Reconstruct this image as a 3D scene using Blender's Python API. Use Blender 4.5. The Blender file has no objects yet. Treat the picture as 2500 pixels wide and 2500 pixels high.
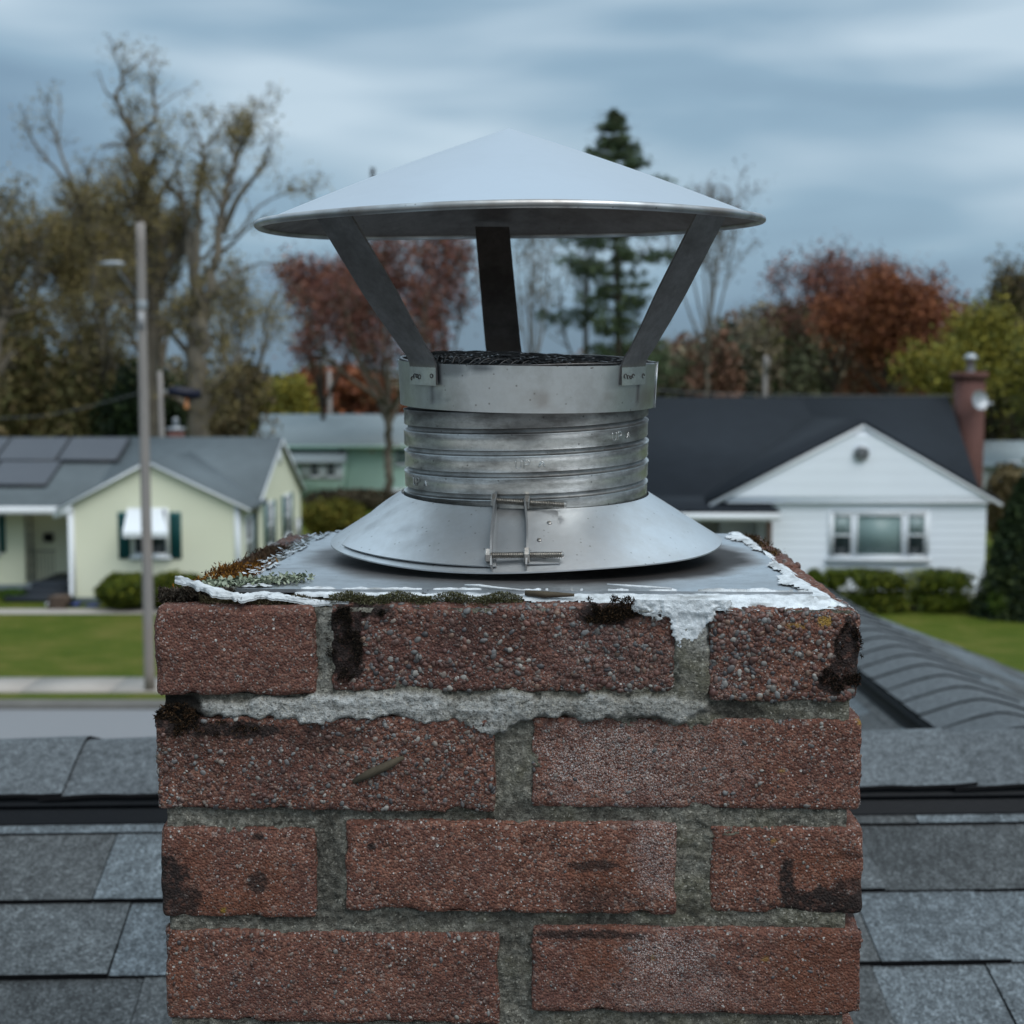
import bpy, math, random
import numpy as np
from math import radians as R, sin, cos, tan, pi, sqrt, atan2
from mathutils import Matrix, Vector

# ------------------------------------------------------------------ camera, world, sun, exposure
SC = bpy.context.scene
COL = SC.collection
F = 3400.0                      # focal length in photograph pixels (2500 px wide)
CAMZ = 5.0
PITCH = math.atan(290 / F)      # looking slightly down
FW = np.array([0, cos(PITCH), -sin(PITCH)]); UPV = np.array([0, sin(PITCH), cos(PITCH)])

cam_d = bpy.data.cameras.new('camera'); cam = bpy.data.objects.new('camera', cam_d); COL.objects.link(cam)
cam.location = (0, 0, CAMZ); cam.rotation_euler = (R(90) - PITCH, 0, 0)
cam_d.sensor_width = 36; cam_d.lens = F / 2500 * 36
cam_d.clip_start = 0.05; cam_d.clip_end = 2000
cam_d.dof.use_dof = True; cam_d.dof.focus_distance = 0.885; cam_d.dof.aperture_fstop = 11.0
cam_d.dof.aperture_blades = 0
SC.camera = cam

SUN_EL, SUN_AZ = R(54), R(140)   # azimuth clockwise from +Y: behind the camera, to the right
W = bpy.data.worlds.new('World'); SC.world = W; W.use_nodes = True
def world():
    nt = W.node_tree; N = nt.nodes; L = nt.links
    for n in list(N): N.remove(n)
    out = N.new('ShaderNodeOutputWorld'); bg = N.new('ShaderNodeBackground'); bg.inputs['Strength'].default_value = 0.1
    sky = N.new('ShaderNodeTexSky'); sky.sky_type = 'NISHITA'; sky.sun_disc = False
    sky.sun_elevation = SUN_EL; sky.sun_rotation = SUN_AZ; sky.air_density = 1.2; sky.dust_density = 1.5
    tc = N.new('ShaderNodeTexCoord'); sep = N.new('ShaderNodeSeparateXYZ'); L.new(tc.outputs['Generated'], sep.inputs[0])
    # overcast layer: brightness rises from the horizon to the zenith, broken by long streaks
    def vmul(v):
        m = N.new('ShaderNodeVectorMath'); m.operation = 'MULTIPLY'; m.inputs[1].default_value = v
        L.new(tc.outputs['Generated'], m.inputs[0]); return m.outputs[0]
    def noise(v, sc, det, dist=0):
        n = N.new('ShaderNodeTexNoise'); n.inputs['Scale'].default_value = sc; n.inputs['Detail'].default_value = det
        n.inputs['Distortion'].default_value = dist; L.new(v, n.inputs['Vector']); return n.outputs['Fac']
    n1 = noise(vmul((1.5, 1.5, 7.5)), 1.0, 3, .3); n2 = noise(vmul((4, 4, 17)), 1.0, 4, .5); n3 = noise(vmul((1.2, 1.2, 5)), 1.0, 3, .2)
    def m(op, a, b):
        x = N.new('ShaderNodeMath'); x.operation = op
        for i, q in enumerate((a, b)):
            if isinstance(q, (int, float)): x.inputs[i].default_value = q
            else: L.new(q, x.inputs[i])
        return x.outputs[0]
    el = N.new('ShaderNodeMapRange'); L.new(sep.outputs['Z'], el.inputs['Value'])
    el.inputs['From Min'].default_value = 0.0; el.inputs['From Max'].default_value = 0.5
    f = m('ADD', m('MULTIPLY', n1, 1.0), m('MULTIPLY', n2, .20)); f = m('ADD', f, m('MULTIPLY', n3, .7))
    f = m('ADD', f, m('MULTIPLY', el.outputs[0], .95)); f = m('MULTIPLY', m('SUBTRACT', f, 1.05), 1.9)
    cr = N.new('ShaderNodeValToRGB'); L.new(f, cr.inputs[0])
    e = cr.color_ramp.elements
    e[0].position = 0.15; e[0].color = (.110, .174, .240, 1)
    e[1].position = 0.95; e[1].color = (.385, .48, .555, 1)
    k = e.new(.45); k.color = (.134, .212, .294, 1)
    k = e.new(.68); k.color = (.200, .300, .388, 1)
    sc = N.new('ShaderNodeVectorMath'); sc.operation = 'SCALE'; L.new(cr.outputs[0], sc.inputs[0])
    zen = N.new('ShaderNodeMapRange'); L.new(sep.outputs['Z'], zen.inputs['Value'])
    zen.inputs['From Min'].default_value = 0.28; zen.inputs['From Max'].default_value = 1.0
    zen.inputs['To Min'].default_value = 10.0; zen.inputs['To Max'].default_value = 19.0
    L.new(zen.outputs[0], sc.inputs['Scale'])
    mx = N.new('ShaderNodeMix'); mx.data_type = 'RGBA'; mx.inputs['Factor'].default_value = .93
    L.new(sky.outputs[0], mx.inputs[6]); L.new(sc.outputs[0], mx.inputs[7])
    L.new(mx.outputs[2], bg.inputs['Color']); L.new(bg.outputs[0], out.inputs[0])
world()
sun_d = bpy.data.lights.new('sun', 'SUN'); sun = bpy.data.objects.new('sun', sun_d); COL.objects.link(sun)
sun_d.energy = 1.5; sun_d.angle = R(45); sun_d.color = (1, .97, .93)
sdir = Vector((sin(SUN_AZ) * cos(SUN_EL), cos(SUN_AZ) * cos(SUN_EL), sin(SUN_EL)))
sun.rotation_euler = sdir.to_track_quat('Z', 'Y').to_euler(); sun.location = sdir * 50 + Vector((0, 0, 30))
VS = SC.view_settings
SC.display_settings.display_device = 'sRGB'
VS.view_transform = 'Standard'; VS.look = 'None'; VS.exposure = .50; VS.gamma = 1; VS.use_curve_mapping = False
SC.render.engine = 'CYCLES'

# ------------------------------------------------------------------ measuring helpers (photograph pixel -> place at a known distance)
def ray(u, v): return FW + np.array([(u - 1250) / F, 0, 0]) + UPV * ((1250 - v) / F)
def P(u, v, Y):
    d = ray(u, v); t = Y / d[1]; return np.array([d[0] * t, Y, CAMZ + d[2] * t])
def G(u, v, z=0.0):
    d = ray(u, v); t = (z - CAMZ) / d[2]; return np.array([d[0] * t, d[1] * t, z])
def proj(p):
    p = np.atleast_2d(np.asarray(p, float)) - np.array([0, 0, CAMZ]); dep = p @ FW
    return 1250 + F * p[:, 0] / dep, 1250 - F * (p @ UPV) / dep
K = 2500 / 1932.0               # second measuring scale

# ------------------------------------------------------------------ noise
def _h(ix, iy, iz, s):
    n = (ix.astype(np.int64) * 374761393 + iy.astype(np.int64) * 668265263 + iz.astype(np.int64) * 2147483647 + s * 1274126177) & 0xffffffff
    n = ((n ^ (n >> 13)) * 1274126177) & 0xffffffff
    n = ((n ^ (n >> 15)) * 2246822519) & 0xffffffff
    return ((n ^ (n >> 16)) & 0xffffff) / float(0xffffff)
def vn(p, s=0):
    p = np.asarray(p, float); i = np.floor(p); f = p - i; f = f * f * (3 - 2 * f); i = i.astype(np.int64)
    x, y, z = i[:, 0], i[:, 1], i[:, 2]; fx, fy, fz = f[:, 0], f[:, 1], f[:, 2]
    def l(a, b, t): return a + (b - a) * t
    c = [[[_h(x + a, y + b, z + d, s) for d in (0, 1)] for b in (0, 1)] for a in (0, 1)]
    return l(l(l(c[0][0][0], c[1][0][0], fx), l(c[0][1][0], c[1][1][0], fx), fy), l(l(c[0][0][1], c[1][0][1], fx), l(c[0][1][1], c[1][1][1], fx), fy), fz) * 2 - 1
def fbm(p, s=0, o=3):
    p = np.asarray(p, float); r = 0; a = 1.0
    for k in range(o): r = r + a * vn(p * 2 ** k + 17.3 * k, s + k); a *= .5
    return r / 1.75
def sstep(a, b, x):
    t = np.clip((x - a) / (b - a), 0, 1); return t * t * (3 - 2 * t)

# ------------------------------------------------------------------ mesh builder
class MB:
    def __init__(s): s.V = []; s.F = []; s.n = 0; s.C = []
    def verts(s, vs, col=None):
        b = s.n; vs = np.asarray(vs, float).reshape(-1, 3); s.V.append(vs); s.n += len(vs)
        if col is None: c = np.tile((0, 0, 0, 1.), (len(vs), 1))
        else:
            c = np.asarray(col, float)
            if c.ndim == 1: c = np.tile(c, (len(vs), 1))
            if c.shape[1] == 3: c = np.hstack([c, np.ones((len(c), 1))])
        s.C.append(c); return b
    def faces(s, fs, b=0):
        fs = np.asarray(fs, np.int64) + b
        s.F.append(fs)
    def add(s, vs, fs, col=None): b = s.verts(vs, col); s.faces(fs, b); return b
    def quad(s, a, b, c, d, col=None): s.add([a, b, c, d], [[0, 1, 2, 3]], col)
    def box(s, lo, hi, M=None, col=None):
        x0, y0, z0 = lo; x1, y1, z1 = hi
        v = np.array([(x0, y0, z0), (x1, y0, z0), (x1, y1, z0), (x0, y1, z0), (x0, y0, z1), (x1, y0, z1), (x1, y1, z1), (x0, y1, z1)], float)
        if M is not None: v = xf(v, M)
        s.add(v, [[0, 3, 2, 1], [4, 5, 6, 7], [0, 1, 5, 4], [1, 2, 6, 5], [2, 3, 7, 6], [3, 0, 4, 7]], col)
    def prism(s, poly, d0, d1, axis='y', col=None):
        """polygon (a, b) swept along an axis from d0 to d1"""
        n = len(poly)
        def mk(a, b, d): return {'y': (a, d, b), 'x': (d, a, b), 'z': (a, b, d)}[axis]
        v = [mk(a, b, d0) for a, b in poly] + [mk(a, b, d1) for a, b in poly]
        b = s.verts(v, col)
        for i in range(n): s.faces([[i, (i + 1) % n, n + (i + 1) % n, n + i]], b)
        s.F.append(np.array([list(range(n))[::-1]]) + b); s.F.append(np.array([list(range(n, 2 * n))]) + b)
    def tube(s, pts, rad, n=6, cap=True, col=None, closed=False):
        pts = np.asarray(pts, float); m = len(pts)
        rad = np.full(m, rad, float) if np.isscalar(rad) else np.asarray(rad, float)
        t = np.gradient(pts, axis=0)
        if closed: t = np.roll(pts, -1, 0) - np.roll(pts, 1, 0)
        t /= np.linalg.norm(t, axis=1)[:, None] + 1e-12
        ref = np.array([0, 0, 1.0]) if abs(t[0][2]) < .8 else np.array([1.0, 0, 0])
        a = np.cross(t, ref); bad = np.linalg.norm(a, axis=1) < 1e-3; a[bad] = np.cross(t[bad], [0, 1, .3]); a /= np.linalg.norm(a, axis=1)[:, None]
        bb = np.cross(t, a)
        th = np.arange(n) / n * 2 * pi
        v = pts[:, None, :] + rad[:, None, None] * (np.cos(th)[None, :, None] * a[:, None, :] + np.sin(th)[None, :, None] * bb[:, None, :])
        b = s.verts(v.reshape(-1, 3), col)
        i = np.arange(m if closed else m - 1)[:, None]; j = np.arange(n)[None, :]; i2 = (i + 1) % m; j2 = (j + 1) % n
        f = np.stack(np.broadcast_arrays(i * n + j, i * n + j2, i2 * n + j2, i2 * n + j), -1).reshape(-1, 4)
        s.faces(f, b)
        if cap and not closed and n > 2:
            s.F.append(np.array([list(range(n))[::-1]]) + b); s.F.append(np.array([list(range((m - 1) * n, m * n))]) + b)
    def grid(s, v, nu, nv, col=None, mask=None, closed_u=False):
        """v: (nu*nv,3) index i*nv+j"""
        b = s.verts(v, col); i = np.arange(nu if closed_u else nu - 1)[:, None]; j = np.arange(nv - 1)[None, :]; i2 = (i + 1) % nu
        f = np.stack(np.broadcast_arrays(i * nv + j, i2 * nv + j, i2 * nv + j + 1, i * nv + j + 1), -1).reshape(-1, 4)
        if mask is not None: f = f[mask[f].all(1)]
        s.faces(f, b); return b
    def lathe(s, prof, n=48, M=None, col=None, a0=0, a1=2 * pi):
        full = abs(a1 - a0 - 2 * pi) < 1e-6
        th = a0 + (a1 - a0) * np.arange(n) / (n if full else n - 1); prof = np.asarray(prof, float)
        v = np.stack([np.sin(th)[:, None] * prof[None, :, 0], -np.cos(th)[:, None] * prof[None, :, 0], np.broadcast_to(prof[None, :, 1], (n, len(prof)))], -1).reshape(-1, 3)
        if M is not None: v = xf(v, M)
        return s.grid(v, n, len(prof), col, closed_u=full)
    def build(s, name, mat, parent=None, smooth=False, M=None, attr=False, auto=None):
        V = np.concatenate(s.V) if s.V else np.zeros((0, 3))
        if M is not None: V = xf(V, M)
        me = bpy.data.meshes.new(name)
        me.vertices.add(len(V)); me.vertices.foreach_set('co', V.astype(np.float32).ravel())
        idx = np.concatenate([f.ravel() for f in s.F]); cnt = np.concatenate([np.full(len(f), f.shape[1]) for f in s.F])
        me.loops.add(len(idx)); me.loops.foreach_set('vertex_index', idx.astype(np.int32))
        me.polygons.add(len(cnt)); st = np.concatenate([[0], np.cumsum(cnt)[:-1]])
        me.polygons.foreach_set('loop_start', st.astype(np.int32)); me.polygons.foreach_set('loop_total', cnt.astype(np.int32))
        if smooth: me.polygons.foreach_set('use_smooth', np.ones(len(cnt), bool))
        me.update(calc_edges=True); me.validate()
        if attr:
            a = me.attributes.new('col', 'FLOAT_COLOR', 'POINT'); a.data.foreach_set('color', np.concatenate(s.C).astype(np.float32).ravel())
        if auto is not None:
            me.polygons.foreach_set('use_smooth', np.ones(len(cnt), bool)); me.set_sharp_from_angle(angle=R(auto))
        o = bpy.data.objects.new(name, me); COL.objects.link(o)
        if mat: me.materials.append(mat)
        if parent: adopt(o, parent)
        return o
def xf(v, M):
    M = np.array(M); return np.asarray(v) @ M[:3, :3].T + M[:3, 3]
def world_of(o):
    m = o.matrix_basis
    return world_of(o.parent) @ o.matrix_parent_inverse @ m if o.parent else m.copy()
def adopt(o, parent):
    o.parent = parent; o.matrix_parent_inverse = world_of(parent).inverted()
def empty(name, loc, label, cat, group=None):
    o = bpy.data.objects.new(name, None); COL.objects.link(o); o.location = loc; o.empty_display_size = .1
    return tag(o, label, cat, group)
def tag(o, label=None, cat=None, group=None, kind=None):
    if label: o['label'] = label
    if cat: o['category'] = cat
    if group: o['group'] = group
    if kind: o['kind'] = kind
    return o

# ------------------------------------------------------------------ materials
class Mat:
    def __init__(s, name):
        s.m = bpy.data.materials.new(name); s.m.use_nodes = True; s.nt = s.m.node_tree; s.N = s.nt.nodes; s.L = s.nt.links
        s.b = s.N['Principled BSDF']
    def link(s, a, b): s.L.new(a, b)
    def coord(s, sc=(1, 1, 1), kind='Object'):
        m = s.N.new('ShaderNodeMapping'); m.inputs['Scale'].default_value = sc
        src = s.N.new('ShaderNodeNewGeometry').outputs['Position'] if getattr(s, 'world', False) else s.N.new('ShaderNodeTexCoord').outputs[kind]
        s.link(src, m.inputs[0]); return m.outputs[0]
    def noise(s, scale, det=4, rough=.55, vec=None, dist=0):
        n = s.N.new('ShaderNodeTexNoise'); n.inputs['Scale'].default_value = scale; n.inputs['Detail'].default_value = det
        n.inputs['Roughness'].default_value = rough; n.inputs['Distortion'].default_value = dist
        s.link(vec if vec is not None else s.coord(), n.inputs['Vector']); return n
    def voro(s, scale, vec=None, feat='F1'):
        n = s.N.new('ShaderNodeTexVoronoi'); n.inputs['Scale'].default_value = scale; n.feature = feat
        s.link(vec if vec is not None else s.coord(), n.inputs['Vector']); return n
    def ramp(s, f, stops):
        r = s.N.new('ShaderNodeValToRGB'); s.link(f, r.inputs[0]); e = r.color_ramp.elements
        while len(e) < len(stops): e.new(.5)
        for q, (p, c) in zip(e, stops): q.position = p; q.color = (*c, 1) if hasattr(c, '__len__') else (c, c, c, 1)
        return r.outputs[0]
    def mix(s, f, a, b, mode='MIX'):
        m = s.N.new('ShaderNodeMix'); m.data_type = 'RGBA'; m.blend_type = mode
        for i, q in ((0, f), (6, a), (7, b)):
            if isinstance(q, (int, float)): m.inputs[i].default_value = q
            elif isinstance(q, (tuple, list)): m.inputs[i].default_value = (*q[:3], 1)
            else: s.link(q, m.inputs[i])
        return m.outputs[2]
    def math(s, op, a, b=0.0, clamp=False):
        m = s.N.new('ShaderNodeMath'); m.operation = op; m.use_clamp = clamp
        for i, q in enumerate((a, b)):
            if isinstance(q, (int, float)): m.inputs[i].default_value = q
            else: s.link(q, m.inputs[i])
        return m.outputs[0]
    def attr(s, name='col'):
        a = s.N.new('ShaderNodeAttribute'); a.attribute_name = name
        sp = s.N.new('ShaderNodeSeparateColor'); s.link(a.outputs['Color'], sp.inputs[0])
        return a, sp
    def rnd(s): return s.N.new('ShaderNodeObjectInfo').outputs['Random']
    def set(s, col=None, rough=None, metal=None, spec=None):
        for k, v in (('Base Color', col), ('Roughness', rough), ('Metallic', metal), ('Specular IOR Level', spec)):
            if v is None: continue
            if isinstance(v, (int, float)): s.b.inputs[k].default_value = v
            elif isinstance(v, (tuple, list)): s.b.inputs[k].default_value = (*v[:3], 1)
            else: s.link(v, s.b.inputs[k])
        return s
    def bump(s, h, strength=.3, dist=.001):
        b = s.N.new('ShaderNodeBump'); b.inputs['Strength'].default_value = strength; b.inputs['Distance'].default_value = dist
        s.link(h, b.inputs['Height']); s.link(b.outputs[0], s.b.inputs['Normal']); return s
def plain(name, col, rough=.6, metal=0, var=.25, nscale=3, spec=.3):
    """one colour with soft wear so nothing is perfectly even"""
    m = Mat(name); n = m.noise(nscale, 5, .6)
    c = m.mix(n.outputs['Fac'], tuple(x * (1 - var) for x in col), tuple(min(1, x * (1 + var)) for x in col))
    m.set(c, rough, metal, spec); m.bump(m.noise(nscale * 12, 3).outputs['Fac'], .12, .004); return m.m

MT = {}
def mats():
    # ---- brick: sandy red clay with grit; attribute channels: black growth, rust, white bloom, yellow lichen
    m = Mat('brick_clay'); a, sp = m.attr()
    r = m.rnd(); v = m.voro(640); v2 = m.voro(1350); n = m.noise(70, 5, .65); nb = m.noise(16, 4, .6)
    base = m.ramp(n.outputs['Fac'], [(.28, (.052, .022, .015)), (.5, (.150, .060, .040)), (.74, (.235, .102, .069))])
    vc = m.N.new('ShaderNodeSeparateColor'); m.link(v.outputs['Color'], vc.inputs[0])
    grit = m.ramp(vc.outputs[0], [(.0, (.020, .012, .009)), (.3, (.088, .036, .024)), (.62, (.185, .077, .051)), (.84, (.28, .155, .108)), (.97, (.30, .25, .22)), (1, (.42, .41, .39))])
    c = m.mix(.52, base, grit)
    vc2 = m.N.new('ShaderNodeSeparateColor'); m.link(v2.outputs['Color'], vc2.inputs[0])
    c = m.mix(m.ramp(vc2.outputs[1], [(.972, 0), (.985, .75)]), c, (.52, .51, .49))  # painted glints: sparse near-white specks mixed into the clay colour
    c = m.mix(m.ramp(vc2.outputs[2], [(.82, 0), (.9, .6)]), c, (.045, .03, .03))
    c = m.mix(m.math('MULTIPLY', r, .38), c, (.088, .042, .036))
    c = m.mix(m.ramp(nb.outputs['Fac'], [(.5, 0), (.72, .5)]), c, (.075, .035, .032))
    c = m.mix(sp.outputs[1], c, m.mix(.38, c, (.13, .040, .013), 'MIX'))
    c = m.mix(m.math('MULTIPLY', sp.outputs[2], m.ramp(v2.outputs['Distance'], [(.2, .85), (.5, 0)])), c, (.55, .53, .52))
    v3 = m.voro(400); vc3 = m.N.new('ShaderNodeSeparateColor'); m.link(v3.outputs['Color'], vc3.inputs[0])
    c = m.mix(m.math('MULTIPLY', m.ramp(vc3.outputs[0], [(.975, 0), (.985, .9)]), m.ramp(v3.outputs['Distance'], [(.25, 1), (.4, 0)])), c, (.46, .455, .43))  # larger white specks, also glints put into the colour
    dk = m.math('ADD', sp.outputs[0], m.math('MULTIPLY', m.math('SUBTRACT', m.noise(330, 5, .8).outputs['Fac'], .5), 1.5)); dk = m.math('MULTIPLY', m.ramp(dk, [(.18, 0), (.62, 1)]), m.math('MULTIPLY', sp.outputs[0], 1.2, True))
    dk = m.math('MULTIPLY', dk, m.ramp(vc3.outputs[1], [(.0, .6), (.35, .95)]))
    c = m.mix(dk, c, (.014, .010, .009))
    c = m.mix(a.outputs['Alpha'], c, (.24, .15, .02))
    m.set(c, .82, 0, .25); h = m.math('ADD', m.math('MULTIPLY', v.outputs['Distance'], -.9), m.math('MULTIPLY', m.noise(900, 3).outputs['Fac'], .8))
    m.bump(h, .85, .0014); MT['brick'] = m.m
    # ---- loose pebbles in the brick face
    m = Mat('pebble'); a, sp = m.attr(); m.set(m.mix(m.noise(700, 3).outputs['Fac'], m.mix(.55, a.outputs['Color'], (0, 0, 0)), a.outputs['Color']), .5, 0, .5); MT['pebble'] = m.m
    # ---- mortar: R pale smear, G dark growth, B olive
    m = Mat('mortar'); a, sp = m.attr(); n = m.noise(210, 6, .78); n2 = m.noise(420, 4, .7)
    st = m.noise(60, 4, .7, m.coord((.35, 1, 2.4)))
    base = m.ramp(n.outputs['Fac'], [(.30, (.045, .042, .034)), (.48, (.14, .133, .11)), (.66, (.29, .28, .24))])
    pale = m.ramp(m.mix(.5, n2.outputs['Fac'], st.outputs['Fac']), [(.36, (.10, .098, .09)), (.46, (.30, .30, .285)), (.60, (.52, .53, .52))])
    c = m.mix(sp.outputs[0], base, pale)
    c = m.mix(m.math('MULTIPLY', sp.outputs[2], .32), c, (.085, .08, .035))
    vv = m.voro(950); vq = m.N.new('ShaderNodeSeparateColor'); m.link(vv.outputs['Color'], vq.inputs[0])
    c = m.mix(m.ramp(vq.outputs[0], [(.90, 0), (.94, .6)]), c, (.05, .048, .042)); c = m.mix(m.ramp(vq.outputs[1], [(.95, 0), (.97, .7)]), c, (.42, .40, .34))
    c = m.mix(sp.outputs[1], c, (.016, .014, .012))
    m.set(c, .9, 0, .2); m.bump(m.math('ADD', n2.outputs['Fac'], m.math('MULTIPLY', st.outputs['Fac'], .8)), 1.0, .0032); MT['mortar'] = m.m
    # ---- white elastomer sealant
    m = Mat('white_sealant'); n = m.noise(130, 5, .7); a, sp = m.attr()
    st = m.noise(90, 4, .6, m.coord((.5, .5, 3)))
    c = m.ramp(m.mix(.5, n.outputs['Fac'], st.outputs['Fac']), [(.30, (.20, .215, .22)), (.42, (.46, .49, .51)), (.58, (.68, .72, .75))])
    c = m.mix(sp.outputs[1], c, (.12, .12, .11))
    m.set(c, .55, 0, .4); m.bump(n.outputs['Fac'], .8, .003); MT['sealant'] = m.m
    # ---- growth (moss, lichen) and leaves take their tint from the blade
    m = Mat('moss_blades'); a, sp = m.attr(); m.set(a.outputs['Color'], .9, 0, .1); MT['moss'] = m.m
    m = Mat('leaves'); a, sp = m.attr(); m.set(a.outputs['Color'], .75, 0, .2)
    m.b.inputs['Subsurface Weight'].default_value = 0; MT['leaf'] = m.m
    m = Mat('needles'); a, sp = m.attr(); m.set(a.outputs['Color'], .7, 0, .2); MT['needle'] = m.m
    def bark(nm, c1, c2):
        m = Mat(nm); n = m.noise(3, 5, .7, m.coord((2, 2, .5))); m.set(m.ramp(n.outputs['Fac'], [(.3, c1), (.7, c2)]), .9, 0, .1); m.bump(n.outputs['Fac'], .5, .05); return m.m
    MT['bark'] = bark('bark_grey', (.09, .078, .062), (.19, .165, .13)); MT['bark_dark'] = bark('bark_dark', (.040, .033, .026), (.095, .08, .062))
    MT['bark_pale'] = bark('bark_pale', (.10, .09, .075), (.20, .18, .15))
    # ---- metals
    def metal(nm, c, rough, stain=.35, sscale=30, dark=(.10, .095, .09), streak=(1, 1, 1), spots=True, var=.18, fine=.22):
        m = Mat(nm); a, sp = m.attr(); n = m.noise(sscale, 6, .65, m.coord(streak)); n2 = m.noise(sscale * 9, 4, .7); n3 = m.noise(sscale * .35, 3, .5)
        cc = m.mix(n3.outputs['Fac'], tuple(x * (1 - var) for x in c), tuple(min(1, x * (1 + var)) for x in c))
        cc = m.mix(m.ramp(n2.outputs['Fac'], [(.35, fine), (.6, 0)]), cc, dark)
        cc = m.mix(m.math('MULTIPLY', m.ramp(n.outputs['Fac'], [(.44, 0), (.64, 1)]), stain), cc, dark)
        if spots:
            v = m.voro(330); vs = m.N.new('ShaderNodeSeparateColor'); m.link(v.outputs['Color'], vs.inputs[0])
            sel = m.math('MULTIPLY', m.ramp(vs.outputs[0], [(.9, 0), (.94, 1)]), m.ramp(v.outputs['Distance'], [(.12, .7), (.3, 0)]))
            cc = m.mix(sel, cc, tuple(x * .5 for x in dark))
        cc = m.mix(sp.outputs[1], cc, (.035, .03, .028))
        cc = m.mix(sp.outputs[2], cc, (.17, .10, .06))
        rr = m.math('ADD', m.math('MULTIPLY', n.outputs['Fac'], .22), rough - .11)
        m.set(cc, m.math('ADD', rr, m.math('MULTIPLY', sp.outputs[1], .3)), 1.0); m.bump(m.math('ADD', n2.outputs['Fac'], m.math('MULTIPLY', n.outputs['Fac'], 2)), .10, .0008); return m.m
    MT['hood'] = metal('satin_steel', (.52, .555, .60), .36, .05, 9, spots=False, var=.05, fine=0)
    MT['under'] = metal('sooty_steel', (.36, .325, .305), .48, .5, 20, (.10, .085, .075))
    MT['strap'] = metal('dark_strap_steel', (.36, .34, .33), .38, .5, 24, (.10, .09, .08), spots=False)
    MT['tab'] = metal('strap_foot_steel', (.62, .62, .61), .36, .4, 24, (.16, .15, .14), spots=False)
    MT['band'] = metal('weathered_band_steel', (.54, .565, .58), .38, .55, 20, (.30, .29, .265), var=.22, fine=.12)
    MT['pipe'] = metal('scuffed_liner_steel', (.66, .67, .66), .36, .75, 30, (.17, .165, .155), (1, 1, 3), var=.28)
    MT['cone'] = metal('flashing_steel', (.64, .665, .685), .42, .5, 18, (.45, .445, .43), var=.18, fine=.12)
    MT['plate'] = metal('plate_steel', (.62, .645, .67), .38, .40, 11, (.23, .23, .235), (1, 1, 1))
    MT['bolt'] = metal('zinc_bolt', (.42, .405, .38), .33, .4, 120, (.12, .10, .085), spots=False)
    MT['wire'] = metal('black_wire', (.22, .21, .205), .34, .5, 60, (.05, .045, .04), spots=False)
    # ---- asphalt shingles: three granule blends per piece
    m = Mat('asphalt_shingle'); m.world = True; r = m.rnd(); v = m.voro(430); vs = m.N.new('ShaderNodeSeparateColor'); m.link(v.outputs['Color'], vs.inputs[0])
    vec = m.coord((1, 1, 1)); n = m.noise(75, 7, .82, m.coord((1, .5, 1))); n5 = m.noise(9, 3, .5)
    tint = m.ramp(r, [(0, (.060, .066, .069)), (.3, (.070, .075, .077)), (.5, (.100, .117, .128)), (.75, (.092, .107, .118)), (1, (.108, .125, .136))])
    c = m.mix(1.0, tint, m.ramp(vs.outputs[0], [(0, .5), (.4, .85), (.8, 1.2), (1, 1.8)]), 'MULTIPLY')
    c = m.mix(1.0, c, m.ramp(n.outputs['Fac'], [(.34, .58), (.5, .95), (.64, 1.45)]), 'MULTIPLY')
    c = m.mix(1.0, c, m.ramp(n5.outputs['Fac'], [(.3, .78), (.7, 1.2)]), 'MULTIPLY')
    m.set(c, .88, 0, .25); m.bump(m.math('ADD', v.outputs['Distance'], m.noise(300, 3).outputs['Fac']), .7, .0015); MT['shingle'] = m.m
    m = Mat('ridge_cap_shingle'); m.world = True; v = m.voro(480); vs = m.N.new('ShaderNodeSeparateColor'); m.link(v.outputs['Color'], vs.inputs[0]); n = m.noise(80, 7, .8)
    c = m.mix(1.0, m.mix(m.rnd(), (.070, .078, .084), (.086, .096, .103)), m.ramp(vs.outputs[0], [(0, .6), (.4, .88), (.8, 1.15), (1, 1.5)]), 'MULTIPLY'); c = m.mix(1.0, c, m.ramp(n.outputs['Fac'], [(.34, .55), (.64, 1.5)]), 'MULTIPLY')
    m.set(c, .9, 0, .2); m.bump(v.outputs['Distance'], .4, .001); MT['cap'] = m.m
    MT['vent'] = plain('black_vent_plastic', (.004, .005, .007), .5, 0, .3, 20, .2)
    MT['core'] = plain('asphalt_core', (.008, .008, .009), .9, 0, .3, 50, .1)
    MT['deck'] = plain('roof_underlay', (.045, .05, .055), .9)
    MT['vinyl'] = plain('pale_vinyl', (.55, .55, .52), .6)
    # ---- ground
    m = Mat('lawn_grass'); n = m.noise(.45, 6, .7); n2 = m.noise(14, 4, .7); n3 = m.noise(2.2, 4, .65, m.coord((.5, 1, 1)))
    c = m.ramp(m.mix(.5, n.outputs['Fac'], n3.outputs['Fac']), [(.34, (.036, .064, .004)), (.48, (.064, .086, .009)), (.62, (.115, .110, .024))])
    c = m.mix(1.0, c, m.ramp(n2.outputs['Fac'], [(.25, .65), (.75, 1.3)]), 'MULTIPLY'); m.set(c, .95, 0, .1); m.bump(n2.outputs['Fac'], .8, .05); MT['grass'] = m.m
    m = Mat('asphalt_road'); n = m.noise(40, 4, .7); n2 = m.noise(.5, 4); m.set(m.mix(n.outputs['Fac'], m.mix(n2.outputs['Fac'], (.14, .145, .155), (.17, .175, .185)), (.21, .213, .22)), .9, 0, .2); MT['road'] = m.m
    MT['concrete'] = plain('pavement_concrete', (.33, .30, .27), .9, 0, .15, 1.5)
    MT['curb'] = plain('granite_kerb', (.13, .125, .115), .9, 0, .3, 2)
    MT['dirt'] = plain('verge_dirt', (.13, .11, .085), .95, 0, .35, 2)
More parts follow.
